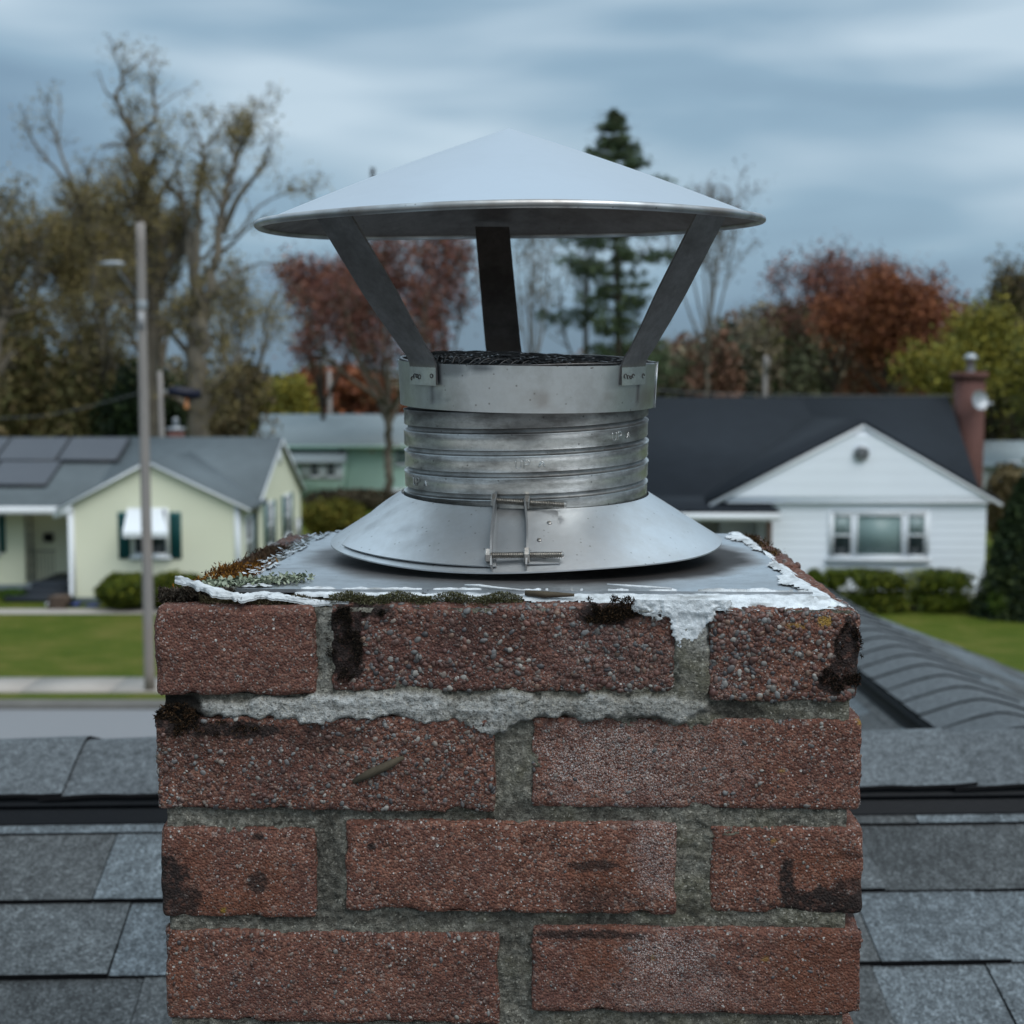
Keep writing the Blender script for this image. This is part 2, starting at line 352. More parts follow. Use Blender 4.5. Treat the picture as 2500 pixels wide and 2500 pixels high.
    # ---- houses
    MT['yellow'] = plain('pale_yellow_siding', (.72, .72, .56), .65, 0, .06, .7)
    MT['mint'] = plain('mint_siding', (.40, .57, .48), .7, 0, .08, .7)
    MT['white'] = plain('white_siding', (.78, .825, .88), .6, 0, .05, .7)
    MT['trim'] = plain('white_trim', (.70, .73, .76), .5, 0, .06, 1)
    MT['found'] = plain('painted_foundation', (.27, .32, .36), .85, 0, .12, 1.2)
    MT['shutter'] = plain('teal_shutter', (.012, .082, .085), .55, 0, .15, 2)
    MT['greyroof'] = plain('grey_roof_shingle', (.098, .118, .128), .9, 0, .22, 2.2)
    MT['darkroof'] = plain('charcoal_roof_shingle', (.013, .0165, .0215), .9, 0, .28, 2.2, .15)
    MT['paleroof'] = plain('pale_roof_shingle', (.27, .31, .32), .9, 0, .12, 1.5)
    m = Mat('solar_cells'); m.set(m.mix(m.noise(.8, 3).outputs['Fac'], (.05, .056, .068), (.07, .076, .088)), .5, 0, .3); MT['solar'] = m.m
    MT['solarframe'] = plain('solar_frame', (.02, .021, .024), .4)
    MT['solarrail'] = plain('panel_joint', (.30, .30, .31), .5)
    m = Mat('window_glass'); m.set((.035, .05, .055), .06, 0, .6); MT['glass'] = m.m
    m = Mat('curtained_glass'); m.set(m.mix(m.noise(5, 3, .5, m.coord((6, 1, 1))).outputs['Fac'], (.16, .24, .235), (.22, .30, .295)), .4, 0, .4); MT['glassg'] = m.m
    MT['black'] = plain('black_paint', (.012, .012, .013), .5)
    MT['dkblue'] = plain('navy_steps', (.022, .027, .035), .7, 0, .2, 2)
    MT['blue'] = plain('blue_plastic', (.03, .045, .20), .5)
    MT['wood'] = plain('weathered_plank', (.085, .06, .045), .85, 0, .3, 4)
    MT['greywall'] = plain('grey_porch_wall', (.30, .305, .28), .8, 0, .1, 1)  # even grey colour of the wall in the porch recess
    m = Mat('pole_wood'); n = m.noise(9, 5, .6, m.coord((3, 3, .25))); n2 = m.noise(.5, 3, .5)
    c = m.mix(n.outputs['Fac'], (.17, .155, .145), (.31, .29, .275)); m.set(m.mix(m.ramp(n2.outputs['Fac'], [(.5, 0), (.75, .35)]), c, (.28, .17, .10)), .9, 0, .1); m.bump(n.outputs['Fac'], .4, .02); MT['pole'] = m.m
    MT['galv'] = plain('galvanised_grey', (.34, .36, .38), .45, .6, .15, 3)
    MT['redbrick'] = plain('far_chimney_brick', (.115, .055, .047), .9, 0, .3, 4)
    MT['bark_twig'] = plain('dead_twig', (.065, .052, .035), .9, 0, .5, 200)
    MT['cable'] = plain('cable_grey', (.10, .105, .11), .6)
    m = Mat('amber_lamp'); m.set((.6, .25, .10), .4); m.b.inputs['Emission Color'].default_value = (1, .42, .17, 1); m.b.inputs['Emission Strength'].default_value = .12; MT['amber'] = m.m
mats()
# ================================================================== ground, road, pavement
def structure(name, mb, mat, **kw):
    o = mb.build(name, mat, **kw); o['kind'] = 'structure'; return o
def ground():
    m = MB(); n = 40
    xs = np.concatenate([np.linspace(-900, -60, 8), np.linspace(-50, 50, 24), np.linspace(60, 900, 8)]); ys = np.concatenate([np.linspace(-300, 10, 6), np.linspace(24.5, 110, 30), np.linspace(140, 1400, 8)])
    X, Y = np.meshgrid(xs, ys, indexing='ij'); Z = 0 * X
    m.grid(np.stack([X, Y, Z], -1).reshape(-1, 3), len(xs), len(ys)); structure('ground', m, MT['grass'])
    m = MB(); m.quad((-300, 12.5, .004), (300, 12.5, .004), (300, 21.75, .004), (-300, 21.75, .004)); structure('road', m, MT['road'])
    m = MB(); m.box((-300, 21.75, -.05), (300, 21.98, .10)); structure('kerb', m, MT['curb'])
    m = MB()
    xs = np.linspace(-60, 60, 300); e = 22.28 + .10 * fbm(np.stack([xs * .6, xs * 0, xs * 0], -1), 5)
    v = np.stack([np.stack([xs, xs * 0 + 21.98, xs * 0 + .09], -1), np.stack([xs, e, xs * 0 + .045], -1)], 1).reshape(-1, 3)
    m.grid(v, 300, 2); structure('verge_soil', m, MT['dirt'])
    pv = structure('pavement', MB_box((-300, 22.98, -.1), (300, 24.12, .012)), MT['concrete'])
    first = None
    for i in range(-9, 9):                       # flags one can tell apart
        if first is None:
            b = MB(); b.box((-.745, 22.985, .004), (.745, 24.115, .03)); first = b.build('paving_slab', MT['concrete']); o = first
        else: o = first.copy(); COL.objects.link(o)
        o.location.x = i * 1.5; o.location.z = .001 * ((i * 7) % 3); adopt_keep(o, pv)
    m = MB(); m.quad((-120, -120, .004), (120, -120, .004), (120, -5.2, .004), (-120, -5.2, .004)); structure('reflector_paving', m, MT['concrete'])  # pale unseen ground added behind the camera to lighten reflections in the metal
    m = MB(); m.quad((-14, 31.3, .008), (-7.9, 31.3, .008), (-7.9, 32.05, .008), (-14, 32.05, .008)); structure('front_walk', m, MT['concrete'])
def MB_box(lo, hi): m = MB(); m.box(lo, hi); return m
def adopt_keep(o, p): o.parent = p; o.matrix_parent_inverse = world_of(p).inverted()
ground()

# ================================================================== the brick chimney
YF = 0.82
ZT = P(1250, 1482, YF)[2]
CHY = R(-2.0)                                   # the stack stands turned a little clockwise
MCH = Matrix.Translation((0, YF, 0)) @ Matrix.Rotation(CHY, 4, 'Z') @ Matrix.Translation((0, -YF, 0))
XL, XR = P(364, 1600, YF)[0], P(2097, 1600, YF)[0]
DEP = XR - XL
chimney = empty('brick_chimney', (0, YF + DEP / 2, ZT - 1.2), 'rough red brick chimney stack in the foreground, rising through the grey shingle roof', 'chimney')

DARK, RUST, PALE, YEL = 0, 1, 2, 3
STAINS = [  # u, v, ru, rv, channel, strength (photograph pixels)
    (838, 1570, 52, 105, 0, 1), (900, 1492, 75, 20, 0, .9), (1490, 1492, 85, 32, 0, 1), (2062, 1600, 42, 90, 0, 1), (2030, 1660, 50, 32, 0, .9),
    (425, 1760, 70, 40, 0, 1), (560, 1788, 130, 22, 0, .95), (790, 1805, 110, 40, 0, .6), (470, 1800, 120, 50, 0, .55), (420, 1850, 40, 60, 0, .4), (600, 1850, 260, 80, 0, .38), (1180, 1545, 150, 60, 0, .5), (1000, 1520, 60, 40, 0, .3), (1900, 1650, 140, 60, 0, .3), (480, 1640, 120, 70, 0, .22), (560, 1540, 60, 40, 0, .25), (1000, 1930, 120, 50, 0, .25),
    (395, 2165, 60, 75, 0, .85), (440, 2210, 60, 50, 0, .75), (625, 2165, 26, 32, 0, .75), (625, 2050, 16, 10, 0, .8), (905, 2070, 12, 10, 0, .8),
    (560, 2215, 120, 40, 1, .8), (640, 2150, 60, 60, 1, .6), (470, 2120, 50, 70, 1, .5),
    (1455, 2112, 75, 16, 0, .7), (1470, 2135, 90, 50, 1, .7), (1475, 2190, 115, 36, 0, .55), (1420, 2185, 60, 40, 0, .35),
    (1918, 2155, 20, 62, 0, .9), (2010, 2200, 125, 40, 0, .97), (2082, 2078, 34, 10, 0, .6), (2060, 2165, 50, 40, 0, .7), (2000, 2115, 90, 50, 1, .7),
    (1440, 2280, 130, 14, 0, .75), (1470, 2340, 70, 80, 1, .7), (2010, 2360, 130, 110, 1, .85), (440, 2310, 60, 40, 1, .6), (430, 2390, 40, 70, 1, .6), (1100, 2440, 120, 30, 0, .35),
    (1480, 1850, 170, 90, 2, .8), (1560, 1860, 260, 130, 2, .4), (1610, 2060, 60, 130, 2, .6), (1630, 2330, 110, 60, 2, .8), (1640, 2420, 160, 90, 2, .4), (1750, 1690, 50, 50, 2, .5), (1500, 1620, 150, 90, 2, .25),
    (2010, 1512, 18, 14, 3, .75), (1940, 1524, 24, 6, 3, .5), (2093, 1757, 6, 6, 3, .7), (1905, 1875, 9, 5, 3, .5), (1885, 2045, 8, 5, 3, .5), (1593, 2335, 5, 8, 3, .45), (1865, 2333, 10, 5, 3, .45), (540, 2232, 6, 5, 3, 1), (1150, 1850, 0.1, .1, 3, 0)]
def stain_at(V):
    u, v = proj(V); c = np.zeros((len(V), 4)); nz = fbm(V * 140, 3, 3) * .55 + fbm(V * 480, 9, 2) * .35
    for (a, b, ru, rv, ch, st) in STAINS:
        d = np.sqrt(((u - a) / ru) ** 2 + ((v - b) / rv) ** 2)
        c[:, ch] = np.maximum(c[:, ch], st * sstep(1.25, .7, d + nz * (.8 if ch != 2 else 1.1)))
    return c
def box_surface(lo, hi, res):
    """grids on the faces of a box; res = dict face -> step; returns list of (verts, nu, nv)"""
    out = []
    ax = {'-y': (0, 2, 1, lo[1], 0), '+y': (0, 2, 1, hi[1], 1), '-x': (1, 2, 0, lo[0], 1), '+x': (1, 2, 0, hi[0], 0), '+z': (0, 1, 2, hi[2], 0), '-z': (0, 1, 2, lo[2], 1)}
    for k, st in res.items():
        a, b, c, val, fl = ax[k]
        nu = max(2, int((hi[a] - lo[a]) / st) + 1); nv = max(2, int((hi[b] - lo[b]) / st) + 1)
        uu, vv = np.meshgrid(np.linspace(lo[a], hi[a], nu), np.linspace(lo[b], hi[b], nv), indexing='ij')
        p = np.zeros((nu * nv, 3)); p[:, a] = uu.ravel(); p[:, b] = vv.ravel(); p[:, c] = val
        out.append((p, nu, nv, fl))
    return out
def brick_surface(p, lo, hi, rd, seed, rough):
    lo, hi = np.array(lo), np.array(hi)
    q = np.clip(p, lo + rd, hi - rd); n = p - q; ln = np.linalg.norm(n, axis=1)[:, None] + 1e-12; n = n / ln
    base = q + n * rd
    df = np.sort(np.minimum(base - lo, hi - base), axis=1); edge = np.maximum(df[:, 1], 0)
    d = fbm(base / .014, seed, 3) * .0009 * (0.5 + rough) + vn(base / .0026, seed + 5) * .00042 * (.6 + .6 * rough) + vn(base / .0055, seed + 8) * .0005 * rough
    chip = np.maximum(0, fbm(base / .016, seed + 20, 2) - .02); d -= np.exp(-edge / .0045) * chip * .0075
    big = np.maximum(0, fbm(base / .03, seed + 31, 2) - .30); d -= big * .006 * rough
    return base + n * d[:, None], n
PEB = [(.22, .21, .20), (.16, .15, .15), (.20, .12, .10), (.22, .10, .07), (.08, .075, .08), (.26, .21, .18), (.13, .07, .056), (.18, .085, .065), (.19, .19, .19), (.14, .058, .043), (.11, .048, .036), (.15, .07, .053), (.23, .14, .10), (.36, .34, .31), (.12, .05, .04), (.16, .065, .048), (.10, .045, .036)]
ICO_V = ICO_F = None
def ico(sub):
    import bmesh
    bm = bmesh.new(); bmesh.ops.create_icosphere(bm, subdivisions=sub, radius=1); bm.verts.ensure_lookup_table()
    v = np.array([x.co[:] for x in bm.verts]); f = np.array([[x.index for x in q.verts] for q in bm.faces]); bm.free(); return v, f
ICO1, ICO2 = ico(1), ico(2)
def pebbles(mb, pts, nrm, sizes, rng, cols=PEB, flat=.55):
    for big in (0, 1):
        sel = np.where((sizes > .0013) == bool(big))[0]
        if not len(sel): continue
        iv, fc = ICO2 if big else ICO1
        c0 = pts[sel]; n = nrm[sel]; k = len(sel); t = rng.normal(size=(k, 3)); t -= (t * n).sum(1)[:, None] * n; t /= np.linalg.norm(t, axis=1)[:, None]; b = np.cross(n, t)
        sx = sizes[sel] * rng.uniform(.8, 1.35, k); sy = sizes[sel] * rng.uniform(.6, .95, k); sz = sizes[sel] * flat * rng.uniform(.7, 1.2, k)
        wob = 1 + .16 * rng.normal(size=(k, len(iv), 1)) * (.6 if big else 1)
        L = iv[None] * wob
        v = c0[:, None] + L[:, :, :1] * (t * sx[:, None])[:, None] + L[:, :, 1:2] * (b * sy[:, None])[:, None] + L[:, :, 2:] * (n * sz[:, None])[:, None] + (n * (sizes[sel] * -.08)[:, None])[:, None]
        col = np.array(cols)[rng.integers(0, len(cols), k)] * rng.uniform(.45, 1.0, (k, 1)); col = np.hstack([col, np.ones((k, 1))])
        mb.add(v.reshape(-1, 3), (fc[None] + (np.arange(k) * len(iv))[:, None, None]).reshape(-1, 3), np.repeat(col, len(iv), 0))
def make_brick(lo, hi, seed, rough=.5, faces=None, agg=0, aggs=(.0008, .0022), rd=.004, visible=True, avoid=()):
    mb = MB(); res = {'-y': .006, '+y': .012, '-x': .008, '+x': .008, '+z': .008, '-z': .012}
    if faces: res.update(faces)
    for p, nu, nv, fl in box_surface(lo, hi, res):
        q, _ = brick_surface(p, lo, hi, rd, seed, rough)
        q = q.reshape(nu, nv, 3)
        if fl: q = q[::-1]
        q = q.reshape(-1, 3); mb.grid(q, nu, nv, stain_at(q) if visible else (0, 0, 0, 0))
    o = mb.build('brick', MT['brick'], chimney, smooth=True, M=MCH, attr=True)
    if agg:
        rng = np.random.default_rng(seed); ar = []
        pb = MB()
        fl_ = [('-y', agg)] + ([('+z', int(agg * .45))] if faces and '+z' in faces else []) + [(k, int(agg * .35)) for k in ('-x', '+x') if faces and k in faces]
        for f, cnt in fl_:
            p = rng.uniform(lo, hi, (cnt, 3)); c = {'x': 0, 'y': 1, 'z': 2}[f[1]]; p[:, c] = lo[c] if f[0] == '-' else hi[c]
            if c != 1: p[:, 1] = rng.uniform(lo[1], min(hi[1], lo[1] + .05), cnt)
            keep = fbm(p / .02, seed + 77, 2) > rng.uniform(-.75, .35, cnt); p = p[keep]
            q, n = brick_surface(p, lo, hi, rd, seed, rough); s = aggs[0] + (aggs[1] - aggs[0]) * rng.random(len(q)) ** 3.0
            dark = stain_at(q)[:, 0]; k2 = dark < rng.uniform(.2, .9, len(q)); q, n, s = q[k2], n[k2], s[k2]
            if len(q): pebbles(pb, q, n, s, rng)
        if pb.n:
            a = pb.build('grit', MT['pebble'], o, smooth=True, M=MCH, attr=True); a['kind'] = 'stuff'
    return o
def X(u, v=1600): return P(u, v, YF)[0]
def Z(v): return P(1250, v, YF)[2]
BD = .094
FINE = .0015
FRONT = [ # u0,u1,v0,v1, depth, rough, pebbles, size range, seed, corner
    (367, 770, 1482, 1706, .2, .45, 330, (.0004, .0011), 1, -1), (803, 1648, 1478, 1692, BD, 1.0, 5200, (.0004, .0022), 2, 0), (1727, 2094, 1484, 1710, .2, 1.0, 2300, (.0004, .0023), 3, 1),
    (370, 1208, 1752, 1984, BD, 1.0, 5000, (.0004, .0019), 4, -1), (1297, 2100, 1750, 1972, BD, .55, 1300, (.0004, .0016), 5, 1),
    (382, 769, 2026, 2250, .2, .35, 300, (.0003, .0012), 6, -1), (841, 1650, 2004, 2229, BD, .40, 1000, (.0003, .0012), 7, 0), (1731, 2103, 2012, 2224, .2, .45, 480, (.0003, .0013), 8, 1),
    (394, 1220, 2280, 2505, BD, .6, 1300, (.0004, .0017), 9, -1), (1297, 2099, 2258, 2468, BD, .45, 1000, (.0004, .0015), 10, 1),
    (410, 772, 2532, 2740, .2, .4, 0, (0, 1), 11, -1), (845, 1652, 2530, 2740, BD, .4, 0, (0, 1), 12, 0), (1731, 2098, 2520, 2735, .2, .4, 0, (0, 1), 13, 1)]
BRX = []
for i, (u0, u1, v0, v1, dp, rough, na, sz, sd, cor) in enumerate(FRONT):
    vm = (v0 + v1) / 2
    g = 5 if cor == 0 else 3
    u0 -= g if cor >= 0 else 0; u1 += g if cor <= 0 else 0; v0 -= 2 if i > 2 else 0; v1 += 3
    lo = (X(u0, vm), YF + .0012 * ((i * 5) % 3 - 1), Z(v1)); hi = (X(u1, vm), YF + dp, Z(v0))
    fc = {'-y': FINE if na else .006}
    if i < 3: fc['+z'] = .0022
    if i < 10 and cor: fc['-x' if cor < 0 else '+x'] = .0024
    make_brick(lo, hi, sd * 13 + 1, rough, fc, na, sz, rd=.0055 if i < 3 else .0042, avoid=())
    BRX.append((lo, hi))
# the courses round the other three faces
for c, (zl, zh) in enumerate(((Z(1708), Z(1482)), (Z(1980), Z(1752)), (Z(2238), Z(2012)), (Z(2490), Z(2268)), (Z(2740), Z(2528)))):
    xl, xr, yb = XL + .004 * c * .5, XR - .001 * c, YF + DEP
    long_first = c % 2 == 1
    for side in (0, 1):
        a = YF + (.2 if not long_first else BD) + .011
        segs = [(a, yb)] if not long_first else [(a, a + .2), (a + .211, yb)]
        for s0, s1 in segs:
            lo = (xl if side == 0 else xr - BD, s0, zl); hi = (xl + BD if side == 0 else xr, s1, zh)
            f = {'+z': .0028, ('-x' if side == 0 else '+x'): .005} if c == 0 else None
            o = make_brick(lo, hi, 200 + c * 7 + side * 3, .8 if c == 0 else .5, f, 0, visible=False)
            if c == 0:
                rng = np.random.default_rng(90 + side); pb = MB(); q = rng.uniform(lo, hi, (520, 3)); ef = rng.random(520) < .55
                q[ef, 2] = hi[2]; q[~ef, 0] = xl if side == 0 else xr; q[~ef, 2] = rng.uniform(hi[2] - .03, hi[2], (~ef).sum())
                q, n = brick_surface(q, lo, hi, .004, 200 + c * 7 + side * 3, .8); pebbles(pb, q, n, .0012 + .0026 * rng.random(520) ** 2, rng, [(.16, .075, .06), (.22, .11, .09), (.10, .055, .048), (.13, .11, .10), (.25, .2, .18)])
                a_ = pb.build('grit', MT['pebble'], o, smooth=True, M=MCH, attr=True); a_['kind'] = 'stuff'
    bx = [(xl + BD + .01, (xl + xr) / 2 - .005), ((xl + xr) / 2 + .005, xr - BD - .01)]
    for x0, x1 in bx: make_brick((x0, yb - BD, zl), (x1, yb, zh), 300 + c * 5 + int(x0 > 0), .5, None, 0, visible=False)

# ---- mortar: one relief sheet over the front, proud where it was smeared
def in_brick(u, v, pad):
    m = np.zeros(len(u), bool)
    for (u0, u1, v0, v1, *_r) in FRONT: m |= (u > u0 + pad) & (u < u1 - pad) & (v > v0 + pad) & (v < v1 - pad)
    return m
def mortar():
    mb = MB(); x0, x1 = XL + .006, XR - .006; z1, z0 = Z(1487), Z(2740)
    nu, nv = int((x1 - x0) / .0014), int((z1 - z0) / .0014)
    uu, vv = np.meshgrid(np.linspace(x0, x1, nu), np.linspace(z0, z1, nv), indexing='ij')
    p = np.stack([uu.ravel(), np.full(nu * nv, YF), vv.ravel()], -1); u, v = proj(p)
    n1 = fbm(p * 60, 41, 4); n2 = fbm(p * 260, 45, 3); n3 = vn(p * 700, 49)
    base = .0034 - n1 * .0022 - n2 * .0018 - n3 * .0010
    def band(u, top, bot, ua, ub, soft=14):
        nn = n1 * 26 + n2 * 9
        t = np.interp(u, *zip(*top)); b = np.interp(u, *zip(*bot))
        return np.minimum.reduce([sstep(0, soft, v - t + nn), sstep(0, soft, b - v + nn), sstep(0, soft * 1.6, u - ua + nn), sstep(0, soft, ub - u + nn)])
    s1 = band(u, [(400, 1716), (640, 1703), (800, 1700), (1000, 1692), (1300, 1688), (1500, 1696), (1740, 1700)],
              [(430, 1740), (500, 1782), (600, 1772), (700, 1765), (800, 1775), (960, 1764), (1100, 1772), (1230, 1795), (1320, 1768), (1500, 1760), (1690, 1752), (1740, 1735)], 445, 1742)
    s2 = band(u, [(0, 1500), (3000, 1500)], [(0, 1760), (3000, 1760)], 1646, 1732, 10)
    s3 = band(u, [(0, 1490), (3000, 1490)], [(0, 1740), (3000, 1740)], 764, 812, 8)
    wash = sstep(0, 1, (1.0 - np.abs(u - 1690) / 85) * 1.6) * sstep(1640, 1490, v + n1 * 60 + n2 * 40)   # white run down the right joint
    wash2 = sstep(.35, .75, 1 - np.abs(v - 1478 - (u > 1640) * 4) / 45 + n1 * .5) * (u > 1560) * (u < 1745)
    H = base * (1 - s1) + s1 * (-.0019 - n1 * .0014 - n2 * .0013 - n3 * .0008)
    H = H * (1 - s2) + s2 * np.minimum(H, .0004 - n1 * .0014 - n2 * .001)
    H = H * (1 - s3) + s3 * np.minimum(H, .0026 - n1 * .0012 - n2 * .001)
    H = np.where(wash2 > .3, np.minimum(H, -.0012 - n2 * .0012), H)
    p[:, 1] = YF + H
    c = np.zeros((len(p), 4)); c[:, 3] = 1
    c[:, 0] = np.clip(s1 * (.78 + .5 * n1) * (.75 + .35 * sstep(1700, 900, u)) + wash * .9 + wash2 + s3 * .18, 0, 1)
    dk = 0
    for (a, b, ru, rv, st) in ((430, 1745, 65, 45, 1), (560, 1800, 200, 14, .8), (900, 1800, 120, 30, .35), (400, 2230, 60, 30, .8), (470, 2236, 60, 14, .6), (1420, 2255, 140, 16, .6), (1690, 2215, 50, 28, .5), (1250, 2200, 60, 200, .35), (800, 2120, 40, 140, .45), (1250, 1990, 300, 20, .35), (1800, 1730, 80, 24, .7), (770, 2250, 400, 24, .4)):
        dk = np.maximum(dk, st * sstep(1.2, .6, np.sqrt(((u - a) / ru) ** 2 + ((v - b) / rv) ** 2) + n1 * .5))
    c[:, 1] = dk * (1 - .7 * wash); c[:, 2] = np.clip(sstep(-.2, .5, n1) * (1 - c[:, 0]) * (u > 1000), 0, 1)
    core = in_brick(u, v, 26) & (H > .0012)
    mb.grid(p, nu, nv, c, mask=~core)
    mo = mb.build('mortar', MT['mortar'], chimney, smooth=True, M=MCH, attr=True)
    # body of the joints on the other faces and up to the crown
    b = MB(); c0 = (0, 0, .6, 1)
    b.box((XL + .007, YF + .012, Z(2745)), (XR - .007, YF + DEP - .007, ZT - .004), col=c0); b.build('joint_core', MT['mortar'], chimney, M=MCH, attr=True)
    # crown: mortar bed between the bricks and the metal plate
    m = MB(); nx, ny = 150, 150
    X_, Y_ = np.meshgrid(np.linspace(XL + .018, XR - .018, nx), np.linspace(YF + .010, YF + DEP - .012, ny), indexing='ij'); p = np.stack([X_.ravel(), Y_.ravel(), np.full(nx * ny, ZT)], -1)
    n = fbm(p * 70, 61, 4); e = np.minimum.reduce([p[:, 0] - XL, XR - p[:, 0], p[:, 1] - YF, YF + DEP - p[:, 1]])
    p[:, 2] += -.003 + .0052 * sstep(.006, .03, e) + n * .0016
    cc = np.zeros((len(p), 4)); cc[:, 0] = np.clip(.25 + n * .8, 0, 1); cc[:, 1] = np.clip(.25 - n, 0, .7) * (p[:, 0] < 0); cc[:, 2] = .5
    m.grid(p, nx, ny, cc); m.build('mortar_crown', MT['mortar'], chimney, smooth=True, M=MCH, attr=True)
mortar()

# ---- metal plate over the flue opening
PZ = P(1250, 1441, .846)[2]
PX0, PX1, PY0, PY1 = P(566, 1441, .846)[0], P(1976, 1441, .846)[0], .846, .846 + .352
def plate():
    m = MB(); nx, ny = 160, 120; th = .0022
    X_, Y_ = np.meshgrid(np.linspace(PX0, PX1, nx), np.linspace(PY0, PY1, ny), indexing='ij'); p = np.stack([X_.ravel(), Y_.ravel(), np.zeros(nx * ny)], -1)
    n = fbm(p * 9, 71, 2)
    p[:, 2] = PZ + n * .0007
    r = np.hypot(p[:, 0] - .008, p[:, 1] - 1.03); n2 = fbm(p * 38, 73, 4)
    st = sstep(.176, .150, r + n2 * .010) * .96
    st = st * (.72 + .28 * sstep(.0, .06, p[:, 0]))
    c = np.zeros((len(p), 4)); c[:, 1] = st; c[:, 2] = .35 * st * (1 - st) * 4 * .4; c[:, 3] = 1
    c[:, 1] = np.maximum(c[:, 1], .5 * sstep(.5, .9, fbm(p * np.array([20, 90, 1]), 79, 3)) )
    m.grid(p, nx, ny, c)
    q = p.reshape(nx, ny, 3)
    for row, fl in ((q[:, 0], 0), (q[:, -1], 1), (q[0], 1), (q[-1], 0)):
        lo = row.copy(); lo[:, 2] -= th; v = np.stack([lo, row] if not fl else [row, lo], 1).reshape(-1, 3); m.grid(v, len(row), 2, (0, .3, 0, 1))
    m.build('top_plate', MT['plate'], chimney, smooth=False, M=MCH, attr=True, auto=40)
plate()

# ---- white sealant: ragged brushed-on patches over plate edge, crown and brick tops
def seal_sheet(name, x0, x1, y0, y1, fn, zf, res=.0016, seed=0, extra=None):
    """fn(x,y,u) -> coverage in metres from the ragged edge (positive inside)"""
    m = MB(); nx, ny = max(2, int((x1 - x0) / res)), max(2, int((y1 - y0) / res))
    X_, Y_ = np.meshgrid(np.linspace(x0, x1, nx), np.linspace(y0, y1, ny), indexing='ij'); p = np.stack([X_.ravel(), Y_.ravel(), np.zeros(nx * ny)], -1)
    n1 = fbm(p * 75, seed, 4); n2 = fbm(p * 330, seed + 5, 3); n3 = fbm(p * np.array([40, 260, 1]), seed + 9, 3)
    d = fn(p[:, 0], p[:, 1]) + n1 * .0060 + n2 * .0022
    p[:, 2] = zf(p[:, 0], p[:, 1]) + .0005 + .0009 * sstep(0, .006, d) + n2 * .0005 + n3 * .0006
    c = np.zeros((len(p), 4)); c[:, 3] = 1; c[:, 1] = sstep(.0015, -.001, d) * .6 + sstep(.0, .5, fbm(p * np.array([60, 240, 1]) if x1 - x0 > y1 - y0 else p * np.array([240, 60, 1]), seed + 3, 3)) * .55
    m.grid(p, nx, ny, c, mask=d > 0)
    o = m.build(name, MT['sealant'], chimney, smooth=True, M=MCH, attr=True); return o
def top_z(x, y):
    e = np.minimum.reduce([x - XL, XR - x, y - YF, YF + DEP - y])
    z = ZT - .0022 + .0058 * sstep(.004, .022, e)
    inside = (x > PX0) & (x < PX1) & (y > PY0) & (y < PY1)
    return np.where(inside, np.maximum(z, PZ + .0004), np.minimum(z, PZ - .0006 + 0 * z))
xj = X(1690, 1480)
# front edge strip: thin at the left, wide and bright at the right
seal_sheet('white_sealant', X(700, 1450), XR - .004, YF - .001, PY0 + .003,
    lambda x, y: np.minimum(PY0 + .0008 - y, y - (YF + np.interp(x, [X(700), X(950), X(1250), X(1420), X(1600), X(1700), X(1800), X(2060)], [.0175, .0165, .015, .013, .006, -.004, .003, .004]))) + .002, top_z, .0014, 101)
# right-hand strip with brush marks running back
seal_sheet('white_sealant', PX1 - .022, XR - .004, YF + .004, YF + DEP - .02,
    lambda x, y: np.minimum(x - (PX1 - .010 - .006 * np.sin((y - YF) * 23)), PX1 + .0205 - x - .010 * sstep(.85, .90, y)) - .0028 - .003 * np.sin((y - YF) * 70), top_z, .0018, 111)
seal_sheet('white_sealant', PX1 - .010, XR - .002, YF + .001, YF + .036, lambda x, y: np.minimum.reduce([x - (PX1 - .004), XR - .006 - x, y - YF - .003, YF + .026 - y]), top_z, .0014, 115)
